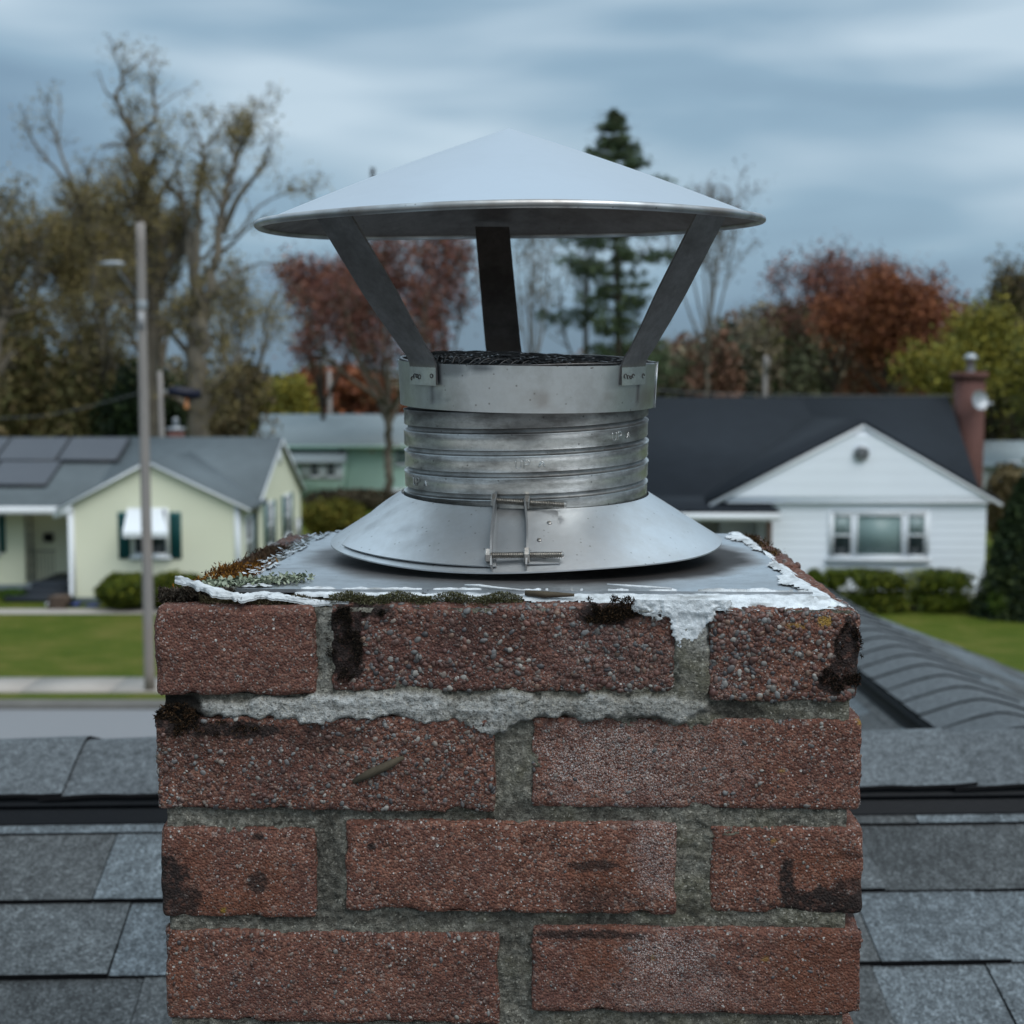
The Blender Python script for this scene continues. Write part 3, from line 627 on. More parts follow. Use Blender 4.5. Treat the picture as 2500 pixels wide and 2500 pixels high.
# left-hand strip, broken
seal_sheet('white_sealant', XL + .012, PX0 + .012, YF + .06, YF + DEP - .03,
    lambda x, y: np.minimum(x - (PX0 - .011), PX0 + .0045 - x) - .003 + .003 * np.sin((y - YF) * 60), top_z, .0018, 121)
seal_sheet('white_sealant', XL + .05, XR - .05, PY1 - .012, YF + DEP - .005, lambda x, y: np.minimum(y - PY1 + .006, YF + DEP - .012 - y), top_z, .0024, 131)
seal_sheet('white_sealant', PX0 - .004, PX0 + .040, PY0 + .004, PY0 + .028, lambda x, y: .006 - np.hypot((x - PX0 - .012) * .45, y - PY0 - .009), top_z, .0012, 141)
def peeled_strip():
    """a strip of sealant that has come loose and curls up at the front left corner"""
    pts = [(428, 1413, .835), (455, 1419, .832), (490, 1432, .828), (530, 1445, .826), (575, 1457, .826), (600, 1458, .828), (640, 1452, .832), (680, 1455, .831), (730, 1466, .829), (790, 1473, .829), (850, 1475, .831)]
    wd = [.0010, .0021, .0025, .0024, .0026, .0028, .0025, .0021, .0018, .0015, .0005]
    C = np.array([P(*p) for p in pts]); s = np.linspace(0, 1, len(pts)); ss = np.linspace(0, 1, 150)
    C = np.stack([np.interp(ss, s, C[:, k]) for k in range(3)], -1)
    for _ in range(12): C[1:-1] = (C[:-2] + C[1:-1] * 2 + C[2:]) / 4
    w = np.interp(ss, s, wd); m = MB(); nv = 12; t = np.linspace(-1, 1, nv)
    n1 = fbm(np.stack([ss * 40, ss * 0, ss * 0], -1), 7, 3); n4 = fbm(np.stack([ss * 40, ss * 0 + 9, ss * 0], -1), 8, 3)
    up = np.stack([ss * 0, .55 + 0 * ss, .35 + .6 * sstep(.5, .0, ss)], -1); up /= np.linalg.norm(up, axis=1)[:, None]
    for off in (0, -.0011):
        v = C[:, None] + up[:, None] * (t[None, :, None] * (w * (1 + .5 * np.where(t[None, :] > 0, n1[:, None], n4[:, None])).T).T[..., None])
        v = v + np.array([0, 0, 1.])[None, None] * ((1 - t ** 2)[None, :, None] * .0016 + off) + fbm(np.stack(np.broadcast_arrays(ss[:, None] * 22, t[None] * 5, 0 * ss[:, None]), -1).reshape(-1, 3), 4, 3).reshape(150, nv, 1) * .0009
        v = v.reshape(-1, 3)
        m.grid(v if off == 0 else v.reshape(150, nv, 3)[::-1].reshape(-1, 3), 150, nv, (0, .18 if off == 0 else .5, 0, 1))
    o = m.build('peeled_sealant', MT['sealant'], chimney, smooth=True, attr=True); o['label'] = 'loose strip of white sealant curling up at the corner'
peeled_strip()
def splinter(pts, r, name='sealant_flake', mat='sealant', label=None):
    m = MB(); C = np.array([P(*p) for p in pts]); m.tube(C, r, 5, col=(0, .15, 0, 1)); o = m.build(name, MT[mat], chimney, smooth=True, attr=True, M=Matrix.Identity(4))
    if label: o['label'] = label
splinter([(1134, 1428, .842), (1170, 1430, .84), (1215, 1436, .84), (1280, 1441, .838)], [.0004, .0011, .0010, .0005])
splinter([(1482, 1426, .842), (1530, 1430, .84), (1590, 1434, .84), (1640, 1437, .84)], [.0003, .0008, .0009, .0005])
def run_down():
    """sealant that ran over the front edge and down the right-hand joint"""
    m = MB(); x0, x1, z0, z1 = X(1540), X(1800), Z(1640), Z(1462); nx, nz = int((x1 - x0) / .0006), int((z1 - z0) / .0006)
    X_, Z_ = np.meshgrid(np.linspace(x0, x1, nx), np.linspace(z0, z1, nz), indexing='ij'); p = np.stack([X_.ravel(), np.full(nx * nz, YF), Z_.ravel()], -1); u, v = proj(p)
    n1 = fbm(p * 120, 201, 4); n2 = fbm(p * 420, 205, 3)
    low = np.interp(u, [1540, 1580, 1630, 1660, 1690, 1720, 1745, 1800], [1484, 1492, 1515, 1585, 1575, 1530, 1490, 1480])
    d = (low - v) / 30 + n1 * 1.0 + n2 * .7; d = np.minimum(d, (u - 1545) / 20 + n1); d = np.minimum(d, (1790 - u) / 20 + n1)
    injoint = (u > 1652) & (u < 1724) & (v > 1490)
    p[:, 1] = YF - .0007 - .0009 * sstep(0, 1, d) + .0014 * injoint * sstep(1490, 1510, v) - n2 * .0006
    c = np.zeros((len(p), 4)); c[:, 3] = 1; c[:, 1] = .6 * sstep(.45, 0, d) + .3 * sstep(.1, .5, n1)
    m.grid(p, nx, nz, c, mask=d > 0); o = m.build('white_sealant', MT['sealant'], chimney, smooth=True, M=MCH, attr=True); o['label'] = 'white sealant run down the right joint'
run_down()
rngf = np.random.default_rng(5)
def flakes():
    m = MB()
    for i in range(120):                                             # tattered white flakes along the left edge
        v_ = rngf.uniform(0, 1); y = YF + .09 + v_ * .26; x = PX0 - .006 + rngf.normal() * .004; z = PZ + .001
        a = rngf.uniform(0, 2 * pi); L = rngf.uniform(.002, .008) * (.6 + .6 * v_); h = rngf.uniform(.0003, .0022) * (.4 + v_)
        p0 = np.array([x, y, z]); d = np.array([cos(a), sin(a), 0]); b = np.array([-sin(a), cos(a), 0]) * rngf.uniform(.0006, .0018)
        p1 = p0 + d * L * .6 + np.array([0, 0, h * .5]); p2 = p0 + d * L + np.array([0, 0, h])
        m.add([p0 - b, p0 + b, p1 - b * .9, p1 + b * .9, p2 + b * rngf.uniform(-.3, .3)], [[0, 1, 3, 2]]); m.faces([[2, 3, 4]], m.n - 5)
    o = m.build('sealant_flakes', MT['sealant'], chimney, M=MCH, attr=True); o['kind'] = 'stuff'; o['label'] = 'tattered white flakes'
flakes()

# ---- moss and lichen on the stack
def moss(name, label, pos, nrm, h, cols, rng, wid=.35, lean=.6):
    k = len(pos); d = nrm + rng.normal(size=(k, 3)) * lean; d /= np.linalg.norm(d, axis=1)[:, None]
    t = np.cross(d, rng.normal(size=(k, 3))); t /= np.linalg.norm(t, axis=1)[:, None]; hh = h * rng.uniform(.5, 1.3, k)
    bend = rng.normal(size=(k, 3)) * .3
    a = pos - t * (hh * wid * .5)[:, None]; b = pos + t * (hh * wid * .5)[:, None]; mid = pos + d * (hh * .6)[:, None]
    c = mid + t * (hh * wid * .45)[:, None]; e = mid - t * (hh * wid * .45)[:, None]; tip = pos + (d + bend) * hh[:, None]
    v = np.stack([a, b, c, e, tip], 1).reshape(-1, 3); i = np.arange(k)[:, None] * 5
    m = MB(); col = np.array(cols)[rng.integers(0, len(cols), k)] * rng.uniform(.6, 1.25, (k, 1))
    m.verts(v, np.repeat(col, 5, 0)); m.faces(i + np.array([[0, 1, 2, 3]])); m.faces(i + np.array([[3, 2, 4]]))
    o = m.build(name, MT['moss'], chimney, M=MCH, attr=True); o['kind'] = 'stuff'; o['label'] = label; return o
rg = np.random.default_rng(11)
RUSTY = [(.20, .085, .015), (.13, .055, .012), (.075, .032, .010), (.24, .115, .025), (.045, .022, .010)]
OLIVE = [(.045, .047, .018), (.075, .075, .032), (.11, .105, .055), (.035, .033, .018), (.15, .145, .09)]
BLACK = [(.012, .010, .008), (.020, .015, .011), (.035, .024, .016), (.008, .007, .006)]
def top_pts(n, xc, xs, ya, yb, prof):
    y = rg.uniform(ya, yb, n); x = xc(y) + rg.normal(size=n) * xs; z = np.full(n, ZT - .001) + prof * rg.random(n)
    return np.stack([x, y, z], -1)
upn = np.array([0, 0, 1.])
p = top_pts(9000, lambda y: XL + .024 + .0 * y, .0085, YF + .045, YF + .175, .006); p = p[fbm(p * 55, 3, 2) > -.15]
moss('moss', 'rust brown moss cushion on the left edge', p, np.tile(upn, (len(p), 1)), .0030, RUSTY, rg)
p = top_pts(4500, lambda y: XL + .018 + .0 * y, .006, YF + .15, YF + .30, .004); p = p[fbm(p * 45, 13, 2) > .0]
moss('moss', 'thin brown moss at the back of the left edge', p, np.tile(upn, (len(p), 1)), .0024, [(.09, .05, .03), (.06, .035, .02), (.12, .08, .05)], rg)
p = top_pts(1500, lambda y: XR - .016 + .0 * y, .006, YF + .26, YF + DEP - .01, .003); p = p[fbm(p * 45, 23, 2) > -.05]
moss('moss', 'dark brown moss at the back right corner', p, np.tile(upn, (len(p), 1)), .0026, [(.05, .03, .012), (.08, .045, .015), (.03, .02, .012)], rg)
def strip(n, ua, ub, va, vb, yy, h, cols, label, nr=(0, -.5, .8), th=-.2, fr=50):
    u = rg.uniform(ua, ub, n); v = rg.uniform(va, vb, n) + 6 * np.sin(u * .05); y = rg.uniform(yy[0], yy[1], n)
    p = np.array([P(a, b, c) for a, b, c in zip(u, v, y)]); p = p[fbm(p * fr, 33, 3) > th]
    return moss('moss', label, p, np.tile(np.array(nr) / np.linalg.norm(nr), (len(p), 1)), h, cols, rg)
strip(16000, 800, 1275, 1452, 1478, (YF + .004, YF + .018), .0012, OLIVE, 'olive grey moss along the front top edge')
strip(7000, 480, 800, 1463, 1482, (YF + .005, YF + .018), .0016, [(.07, .055, .03), (.10, .085, .05), (.045, .038, .02)], 'brown moss film under the peeled sealant')
strip(5000, 378, 560, 1440, 1474, (YF + .012, YF + .03), .0024, [(.06, .048, .036), (.09, .075, .06), (.035, .028, .02)], 'crumbling dark growth at the front left corner', th=-.1)
def face_patch(n, blobs, label, h=.0013, out=.0002, cols=BLACK):
    n = n * 3
    ps = []
    for (a, b, ru, rv) in blobs:
        r = np.sqrt(rg.random(n)); t = rg.uniform(0, 2 * pi, n); u = a + ru * r * np.cos(t); v = b + rv * r * np.sin(t)
        ps.append(np.array([P(q, w, YF - out + .002 * rg.random()) for q, w in zip(u, v)]))
    p = np.concatenate(ps); p = p[fbm(p * 130, 43, 2) + .5 * fbm(p * 420, 44, 2) > -.02]
    moss('moss', label, p, np.tile((0, -1, .15), (len(p), 1)), h, cols, rg)
face_patch(1500, [(838, 1575, 46, 95), (880, 1500, 60, 22)], 'black moss on the left end of the long top brick')
face_patch(1300, [(1490, 1482, 82, 30), (1470, 1500, 55, 20)], 'black moss hanging over the long top brick', .0018, cols=BLACK + [(.06, .035, .02), (.05, .03, .015)])
face_patch(1500, [(2066, 1585, 34, 70), (2045, 1650, 50, 34)], 'black moss on the right corner of the top course', .0015, cols=BLACK + [(.06, .03, .02)])
face_patch(1500, [(425, 1765, 55, 42), (520, 1785, 110, 20)], 'dark brown moss under the first brick at the left', .0022, cols=BLACK + [(.05, .028, .016), (.07, .04, .02)])
def lichen():
    m = MB(); rng = np.random.default_rng(21)
    for i in range(900):
        t = rng.random(); x = np.interp(t, [0, 1], [PX0 - .022, PX0 + .034]) + rng.normal() * .004; y = np.interp(t, [0, 1], [YF + .028, YF + .062]) + rng.normal() * .008
        r = rng.uniform(.0006, .0015); z = PZ + .0008 + abs(rng.normal()) * .0010; k = 7
        a = np.linspace(0, 2 * pi, k, endpoint=False) + rng.random(); rr = r * rng.uniform(.7, 1.3, k); tilt = rng.normal(size=2) * .6
        v = np.stack([x + rr * np.cos(a), y + rr * np.sin(a), z + .0007 + rr * .35 + (np.cos(a) * tilt[0] + np.sin(a) * tilt[1]) * r], -1)
        c = np.array([(.27, .31, .24), (.34, .37, .29), (.19, .23, .16), (.12, .14, .10)][rng.integers(0, 4)]) * rng.uniform(.75, 1.1)
        b = m.verts(np.vstack([[x, y, z], v]), c); m.faces([[0, 1 + q, 1 + (q + 1) % k] for q in range(k)], b)
    o = m.build('lichen', MT['moss'], chimney, M=MCH, attr=True); o['kind'] = 'stuff'; o['label'] = 'pale green lichen rosette on the left corner of the plate'
lichen()
def twig():
    m = MB(); pts = np.array([P(862, 1912, YF - .0006), P(900, 1893, YF - .0022), P(950, 1870, YF - .0026), P(985, 1850, YF - .001)])
    m.tube(pts, [.0016, .0028, .0026, .0012], 7); o = m.build('wood_splinter', MT['bark_twig'], None, smooth=True, M=MCH)
    tag(o, 'dark splinter of wood wedged in the face of the second course brick', 'splinter')
    m = MB(); pts = np.array([P(1280, 1447, YF + .018), P(1330, 1451, YF + .015), P(1400, 1452, YF + .014)]); m.tube(pts, [.0018, .0022, .001], 6)
    o = m.build('wood_splinter', MT['bark_twig'], None, smooth=True, M=MCH); tag(o, 'thin brown splinter lying on the sealant at the front edge of the chimney top', 'splinter')
twig()

# ================================================================== flue: liner, flashing cone and rain cap (leaning a little forward)
FC = P(1284, 1310, 1.030)
TILT = R(3.4)
MF = Matrix.Translation(tuple(FC)) @ Matrix.Rotation(TILT, 4, 'X')
def cylp(r, th, z): return np.stack(np.broadcast_arrays(r * np.sin(th), -r * np.cos(th), z), -1)
liner = empty('flue_liner', tuple(FC + np.array([0, 0, -.02])), 'spiral ribbed stainless flue pipe between the storm collar and the rain cap', 'flue pipe')
def spiral():
    pt = .0149; n = 160; turns = 10
    prof = [(0, .0874), (.0002, .0890), (.0009, .0893), (.0060, .0892), (.0104, .0894), (.0108, .0899), (.0112, .0898), (.0114, .0890), (.0117, .0872), (.0124, .0866), (.0144, .0866), (pt, .0874)]
    prof = np.array(prof); m = MB(); th = np.linspace(0, 2 * pi * turns, n * turns + 1)
    z = -.022 + pt * th[:, None] / (2 * pi) + prof[None, :, 0] - .004; r = prof[None, :, 1] + .00025 * np.sin(th * 3.3)[:, None]
    v = cylp(r, (th + 2.2)[:, None], z).reshape(-1, 3); q = v[:, 2]
    keep = (q > -.03) & (q < .112)
    zz = v[:, 2]; nn = fbm(v * 42, 5, 3); dirt = np.clip(.95 * sstep(.070, .098, zz + nn * .014) + .7 * (np.hypot(v[:, 0], v[:, 1]) < .0880) + .2 * sstep(.2, .6, nn), 0, 1)  # soot below the collar band; groove floors simply get a darker colour
    c = np.zeros((len(v), 4)); c[:, 1] = dirt * .75; c[:, 2] = sstep(.25, .6, fbm(v * 30, 9, 2)) * .25; c[:, 3] = 1
    m.grid(v, len(th), len(prof), c, mask=keep)
    return m.build('ribbed_pipe', MT['pipe'], liner, M=MF, attr=True, auto=50)
spiral()
def emboss(th0, z0, scale, slope):
    """UP and an arrow head pressed into the strip"""
    S = scale; strokes = [[(0, 1), (0, .25), (.12, .05), (.35, 0), (.58, .05), (.7, .25), (.7, 1)], [(1.05, 0), (1.05, 1), (1.5, 1), (1.72, .88), (1.72, .6), (1.5, .48), (1.05, .48)], [(2.9, .42), (3.25, .82), (3.6, .42)], [(2.85, .1), (3.25, .58), (3.65, .1)]]
    m = MB()
    for k, st in enumerate(strokes):
        st = np.array(st); t = np.linspace(0, len(st) - 1, 4 * len(st)); x = np.interp(t, range(len(st)), st[:, 0]) * S; y = np.interp(t, range(len(st)), st[:, 1]) * S
        th = th0 + x / .089; m.tube(cylp(.0894, th, z0 + y + slope * x), .00046, 4, col=(0, 0, 0, 1))
    o = m.build('embossed_up_mark', MT['pipe'], liner, M=MF, attr=True, smooth=True); return o
SL = .0149 / (2 * pi * .089)
EMB = []
seam = MB(); seam.tube(cylp(.0893, np.linspace(-2.6, 2.6, 90), .0335 + .0149 * (np.linspace(-2.6, 2.6, 90)) / (2 * pi)), .0002, 4)
# ---- storm collar (flashing cone) with its clamp
CR0, CR1, CH = .1440, .0905, .0335
collar = empty('storm_collar', tuple(FC), 'conical grey steel storm collar clamped round the flue pipe just above the chimney plate', 'storm collar')
def cone_r(z): return CR0 + (CR1 - CR0) * (z / CH)
SLA = atan2(CH, CR0 - CR1)
def cone_pt(x, s, off=0.0):
    """x across (m, at the front), s 0..1 up the slope, off outwards"""
    r = cone_r(s * CH); th = x / r; n_r, n_z = sin(SLA), cos(SLA)
    return np.array([(r + off * n_r) * sin(th), -(r + off * n_r) * cos(th), s * CH + off * n_z])
def cone():
    m = MB(); n = 220; k = 26
    th = np.linspace(R(-178), R(182), n); s = np.linspace(0, 1, k)
    wob = .0012 * np.sin(th * 2 + .5) + .0006 * np.sin(th * 5)
    r = cone_r(s * CH)[None, :] + 0 * th[:, None]; z = (s * CH)[None, :] + (wob[:, None] * (1 - s)[None, :])
    v = cylp(r, th[:, None], z).reshape(-1, 3); c = np.zeros((len(v), 4)); c[:, 3] = 1
    nn = fbm(v * 26, 15, 3); tt = np.repeat(th, k); ss = np.tile(s, n)
    c[:, 1] = np.clip(sstep(.3, .8, nn) * .12 + .16 * sstep(.3, .05, np.abs(tt)) + .10 * sstep(.15, 0, ss), 0, 1); c[:, 2] = sstep(.1, .55, fbm(v * 18, 25, 3)) * .28 * sstep(.2, .5, np.abs(tt))
    m.grid(v, n, k, c)
    v2 = v.copy().reshape(n, k, 3); v2[:, :, 2] -= .0009; m.grid(v2[::-1].reshape(-1, 3), n, k, (0, .5, 0, 1))
    e = np.stack([v2[:, 0], v.reshape(n, k, 3)[:, 0]], 1).reshape(-1, 3); m.grid(e, n, 2, (0, .2, 0, 1))
    m.build('cone_sheet', MT['cone'], collar, M=MF, attr=True, auto=35)
    # overlapping lap at the front: left sheet and right clamp plate sit proud of the sheet beneath
    def patch(name, x0, x1, s0, s1, off, edge=.0009):
        m = MB(); a, b = 24, 14
        xs = np.linspace(x0, x1, a); sv = np.linspace(s0, s1, b); top = np.array([[cone_pt(x, q, off) for q in sv] for x in xs]); bot = np.array([[cone_pt(x, q, off - edge) for q in sv] for x in xs])
        cc = np.zeros((a * b, 4)); cc[:, 3] = 1; cc[:, 1] = .22 * sstep(.1, .6, fbm(top.reshape(-1, 3) * 60, 8, 3)) + .08
        m.grid(top.reshape(-1, 3), a, b, cc)
        for q in ((top[:, 0], bot[:, 0]), (bot[:, -1], top[:, -1]), (bot[0], top[0]), (top[-1], bot[-1])):
            w = np.stack(q, 1).reshape(-1, 3); m.grid(w, len(q[0]), 2, (0, .35, 0, 1))
        return m.build(name, MT['cone'], collar, M=MF, attr=True, auto=35)
    patch('lap_plate', -.165, -.0205, .065, .99, .0016)
    patch('clamp_plate', -.001, .0205, .10, .93, .0022)
    # upright clamp flanges
    def flange(x, s0, s1, lean, h):
        m = MB(); t = .0006; L = np.linspace(0, 1, 16)
        pa = np.array([cone_pt(x + lean * (q - .5) + .0014 * np.sin(q * pi) * np.sign(-lean), s0 + (s1 - s0) * q, .0012) for q in L]); pb = np.array([cone_pt(x + lean * (q - .5) * 1.15 + .0014 * np.sin(q * pi) * np.sign(-lean), s0 + (s1 - s0) * q, .0012 + h * min(1, .55 + q * 1.6) * min(1, (1.08 - q) * 5)) for q in L])
        dx = np.array([t, 0, 0])
        for A, B in ((pa - dx, pb - dx), (pb + dx, pa + dx), (pb - dx, pb + dx), (pa + dx, pa - dx)):
            m.grid(np.stack([A, B], 1).reshape(-1, 3), 16, 2, (0, .5, 0, 1))
        for e in (0, -1):
            m.quad(pa[e] - dx, pa[e] + dx, pb[e] + dx, pb[e] - dx, (0, .1, 0, 1))
        return m.build('clamp_flange', MT['band'], collar, M=MF, attr=True, auto=40)
    flange(-.0212, .01, 1.26, .0040, .0085); flange(-.0018, .03, 1.10, -.001, .0085)
    for x, s in ((.0144, .73), (.0075, .46), (.0105, .21)):
        m = MB(); c0 = cone_pt(x, s, .0023); M = Matrix.Translation(tuple(c0)) @ Matrix.Rotation(pi / 2 - SLA + pi, 4, 'X') @ Matrix.Rotation(pi, 4, 'X')
        nrm = Vector((0, -sin(SLA), cos(SLA))); Mq = Matrix.Translation(tuple(c0)) @ nrm.to_track_quat('Z', 'Y').to_matrix().to_4x4()
        m.lathe([(.0017, 0), (.00165, .0004), (.0011, .0009), (.0005, .00075), (0, .0007)], 16, M=Mq, col=(0, .05, 0, 1)); m.build('rivet', MT['bolt'], collar, M=MF, attr=True, smooth=True)
    # bolts across the clamp, threads cut
    def bolt(a, b, nutpos):
        a, b = np.array(a), np.array(b); ax = b - a; Ln = np.linalg.norm(ax); Mq = Matrix.Translation(tuple(a)) @ Vector(ax).to_track_quat('Z', 'Y').to_matrix().to_4x4()
        m = MB(); pr = [(0, 0)]; pitch = .00115; k = int(Ln / pitch)
        for i in range(k): pr += [(.00165, i * pitch), (.00240, i * pitch + pitch * .5)]
        pr += [(.0015, Ln - .0002), (.0009, Ln), (0, Ln)]
        m.lathe(pr, 20, M=Mq); o = m.build('bolt', MT['bolt'], collar, M=MF, attr=True, auto=30)
        def hexa(z0, z1, r, nm, par):
            q = MB(); q.lathe([(0, z0), (r * .86, z0), (r, z0 + .0006), (r, z1 - .0006), (r * .86, z1), (0, z1)], 6, M=Mq @ Matrix.Rotation(.25, 4, 'Z')); return q.build(nm, MT['bolt'], par, M=MF, attr=True, auto=20)
        hexa(-.0028, .0008, .0047, 'bolt_head', o); hexa(nutpos, nutpos + .0038, .0054, 'nut', o)
    def place(u, v, off):   # a spot measured on the photograph, set on the clamp
        return None
    bolt(cone_pt(-.0210, 1.02, .0062), cone_pt(.0258, .93, .0066), .0195)
    bolt(cone_pt(-.0245, .150, .0060), cone_pt(.0228, .150, .0066), .0222)
cone()

# ---- rain cap
cap = empty('chimney_rain_cap', tuple(FC + np.array([0, 0, .1])), 'wide conical galvanised rain cap on three flat straps above the flue pipe', 'rain cap')
def cap_build():
    # band that slips over the pipe
    MB_ = MF @ Matrix.Rotation(R(.6), 4, 'Y')
    m = MB(); r0, r1, z0, z1, t = .0930, .0946, .0985, .1300, .0011; n = 160; k = 14
    th = np.linspace(0, 2 * pi, n, endpoint=False); s = np.linspace(0, 1, k)
    v = cylp((r0 + (r1 - r0) * s)[None, :], th[:, None], (z0 + (z1 - z0) * s)[None, :]).reshape(-1, 3); c = np.zeros((len(v), 4)); c[:, 3] = 1
    tt = np.repeat((th + pi) % (2 * pi) - pi, k); ss = np.tile(s, n); nn = fbm(v * 60, 3, 3)
    for (a, w, sa, sb, st) in ((-.80, .022, .14, .55, .7), (-.735, .05, .15, .4, .3), (.93, .020, .18, .58, .75), (-.62, .12, .75, 1, .5), (-.35, .10, .9, 1, .7), (-.85, .22, .55, 1, .35), (.8, .16, .5, 1, .35)):
        c[:, 1] = np.maximum(c[:, 1], st * sstep(1.5, .3, np.abs(tt - a + nn * .02) / w + nn * .9) * sstep(sa - .1, sa + .05, ss + nn * .1) * sstep(sb + .1, sb - .05, ss + nn * .1))
    c[:, 1] = np.maximum(c[:, 1], .4 * sstep(.15, .5, fbm(v * np.array([50, 50, 160]), 8, 3)) * sstep(.08, .03, np.abs(ss - .20 + .03 * nn)))
    c[:, 2] = .35 * sstep(.1, .5, fbm(v * 40, 18, 3)) * sstep(.35, .1, np.abs(ss - .25))
    m.grid(v, n, k, c, closed_u=True)
    vi = cylp((r0 + (r1 - r0) * s - t)[None, :], th[:, None], (z0 + (z1 - z0) * s)[None, :]); m.grid(vi[:, ::-1].reshape(-1, 3), n, k, (0, .75, 0, 1), closed_u=True)
    for kk in (0, k - 1):
        a = v.reshape(n, k, 3)[:, kk]; b = vi[:, kk]; e = np.stack([b, a] if kk == 0 else [a, b], 1).reshape(-1, 3); m.grid(e, n, 2, (0, .1, 0, 1), closed_u=True)
    m.build('collar_band', MT['band'], cap, M=MB_, attr=True, auto=40)
    m = MB(); m.tube(cylp(np.array([.0938, .0948]), R(76), np.array([.0985, .130])), .0006, 5); m.build('band_seam', MT['band'], cap, M=MB_, attr=True)
    m = MB(); Mq = Matrix.Translation(tuple(cylp(.0946, R(100), .112))) @ Vector((1, .17, 0)).to_track_quat('Z', 'Y').to_matrix().to_4x4(); m.lathe([(.0017, 0), (.0014, .0008), (0, .0014)], 10, M=Mq); m.build('rivet', MT['bolt'], cap, M=MB_, attr=True, smooth=True)
    # hood: thin cone with a rolled rim
    ox = -.0118
    MH = MF @ Matrix.Translation((ox, 0, .2285)) @ Matrix.Rotation(R(-.75), 4, 'Y')
    Rr, Hh = .1785, .0665; n = 200; k = 30; th = np.linspace(0, 2 * pi, n, endpoint=False); s = np.linspace(0, 1, k)
    dent = .0006 * np.sin(th * 4 + 1) + .0009 * np.sin(th * 2 + 2)
    r = Rr * (1 - s)[None, :] + 0 * th[:, None]; z = Hh * (s ** 1.0)[None, :] + .002 * np.sin(pi * s)[None, :] + dent[:, None] * (1 - s)[None, :]
    v = cylp(r, th[:, None], z).reshape(-1, 3); m = MB(); m.grid(v, n, k, (0, 0, 0, 1), closed_u=True); m.build('hood', MT['hood'], cap, M=MH, attr=True, smooth=True)
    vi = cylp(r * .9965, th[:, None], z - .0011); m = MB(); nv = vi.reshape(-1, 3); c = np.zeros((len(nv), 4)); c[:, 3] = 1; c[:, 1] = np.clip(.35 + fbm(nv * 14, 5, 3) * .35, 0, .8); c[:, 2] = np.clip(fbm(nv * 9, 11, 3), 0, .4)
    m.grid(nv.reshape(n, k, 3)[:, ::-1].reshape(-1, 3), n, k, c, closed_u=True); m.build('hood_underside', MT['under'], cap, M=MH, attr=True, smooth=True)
    m = MB(); rb = np.full(n, .0027); q = cylp(Rr + .0004, th, -.0008 + dent); cc = np.zeros((n * 10, 4)); cc[:, 3] = 1; 
    m.tube(q, rb, 10, closed=True); 
    w = np.concatenate(m.V); cc[:, 1] = np.clip(.22 + .5 * fbm(w * 70, 3, 3), 0, .7); cc[:, 2] = np.clip(.15 + .5 * fbm(w * 30, 13, 2), 0, .5); m.C = [cc]
    m.build('rolled_rim', MT['band'], cap, M=MH, attr=True, smooth=True)
    q = cylp(np.array([Rr * .985, Rr * .5, .01]), R(28), np.array([.0006, Hh * .5 - .0012, Hh - .006])); m = MB(); m.tube(q, .0009, 4); m.build('hood_seam', MT['under'], cap, M=MH, attr=True)
    for a0, a1 in ():
        m = MB(); a = np.radians(np.linspace(a0, a1, 8)); m.grid(np.stack([cylp(.168, a, .0040), cylp(.179, a, -.0005)], 1).reshape(-1, 3), 8, 2, (0, 0, .2, 1)); m.build('rim_lap', MT['band'], cap, M=MH, attr=True)
    # three straps: foot on the band, bend, leg out to the hood
    def strap(ang, topr, topz, w, dark=1.0, tw=0.0):
        m = MB(); foot = [(.0957, .1165), (.0960, .1215), (.0960, .1270), (.0966, .1310), (.0988, .1352), (.1020, .1392)]
        pts = foot + [(.1020 + (topr - .1020) * q, .1392 + (topz - .1392) * q) for q in np.linspace(.08, 1, 14)]
        pts = np.array(pts); tn = np.gradient(pts, axis=0); tn /= np.linalg.norm(tn, axis=1)[:, None]; nr = np.stack([tn[:, 1], -tn[:, 0]], -1)
        ws = np.linspace(-w / 2, w / 2, 7); t = .0013; crown = .0010
        def sheet(sgn):
            o = pts + nr * (t * .5 * sgn); out = []
            for (r_, z_), (nr_, nz_), i in zip(o, nr, range(len(o))):
                fl = min(1.0, max(0.0, (i - 4) / 4)); bow = (1 - fl) * (ws ** 2) / (2 * .095)
                a_ = tw * min(1.0, max(0.0, (i - 5) / 6)); wx, wn = ws * cos(a_), ws * sin(a_)
                out.append(np.stack([wx, -(r_ - bow + wn * nr_), z_ + wn * nz_], -1))
            return np.array(out)
        A, B = sheet(1), sheet(-1); n_ = len(pts)
        c = np.zeros((n_ * 7, 4)); c[:, 3] = 1
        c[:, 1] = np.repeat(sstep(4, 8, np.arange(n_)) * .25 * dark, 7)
        m.grid(A.reshape(-1, 3), n_, 7, c); m.grid(B[:, ::-1].reshape(-1, 3), n_, 7, c)
        for e, f in ((A[:, 0], B[:, 0]), (B[:, -1], A[:, -1])): m.grid(np.stack([f, e], 1).reshape(-1, 3), n_, 2, (0, .5, 0, 1))
        for e in (0, -1): m.grid(np.stack([A[e], B[e]] if e == 0 else [B[e], A[e]], 1).reshape(-1, 3)[::1], 2, 7, (0, .3, 0, 1)) if False else m.add(np.vstack([A[e], B[e]]), [[i, i + 1, 8 + i, 7 + i] for i in range(6)], (0, .3, 0, 1))
        Ms = MF @ Matrix.Rotation(ang, 4, 'Z'); 
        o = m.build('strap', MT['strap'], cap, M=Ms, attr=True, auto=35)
        f = MB(); zf0, zf1 = .1158, .1296
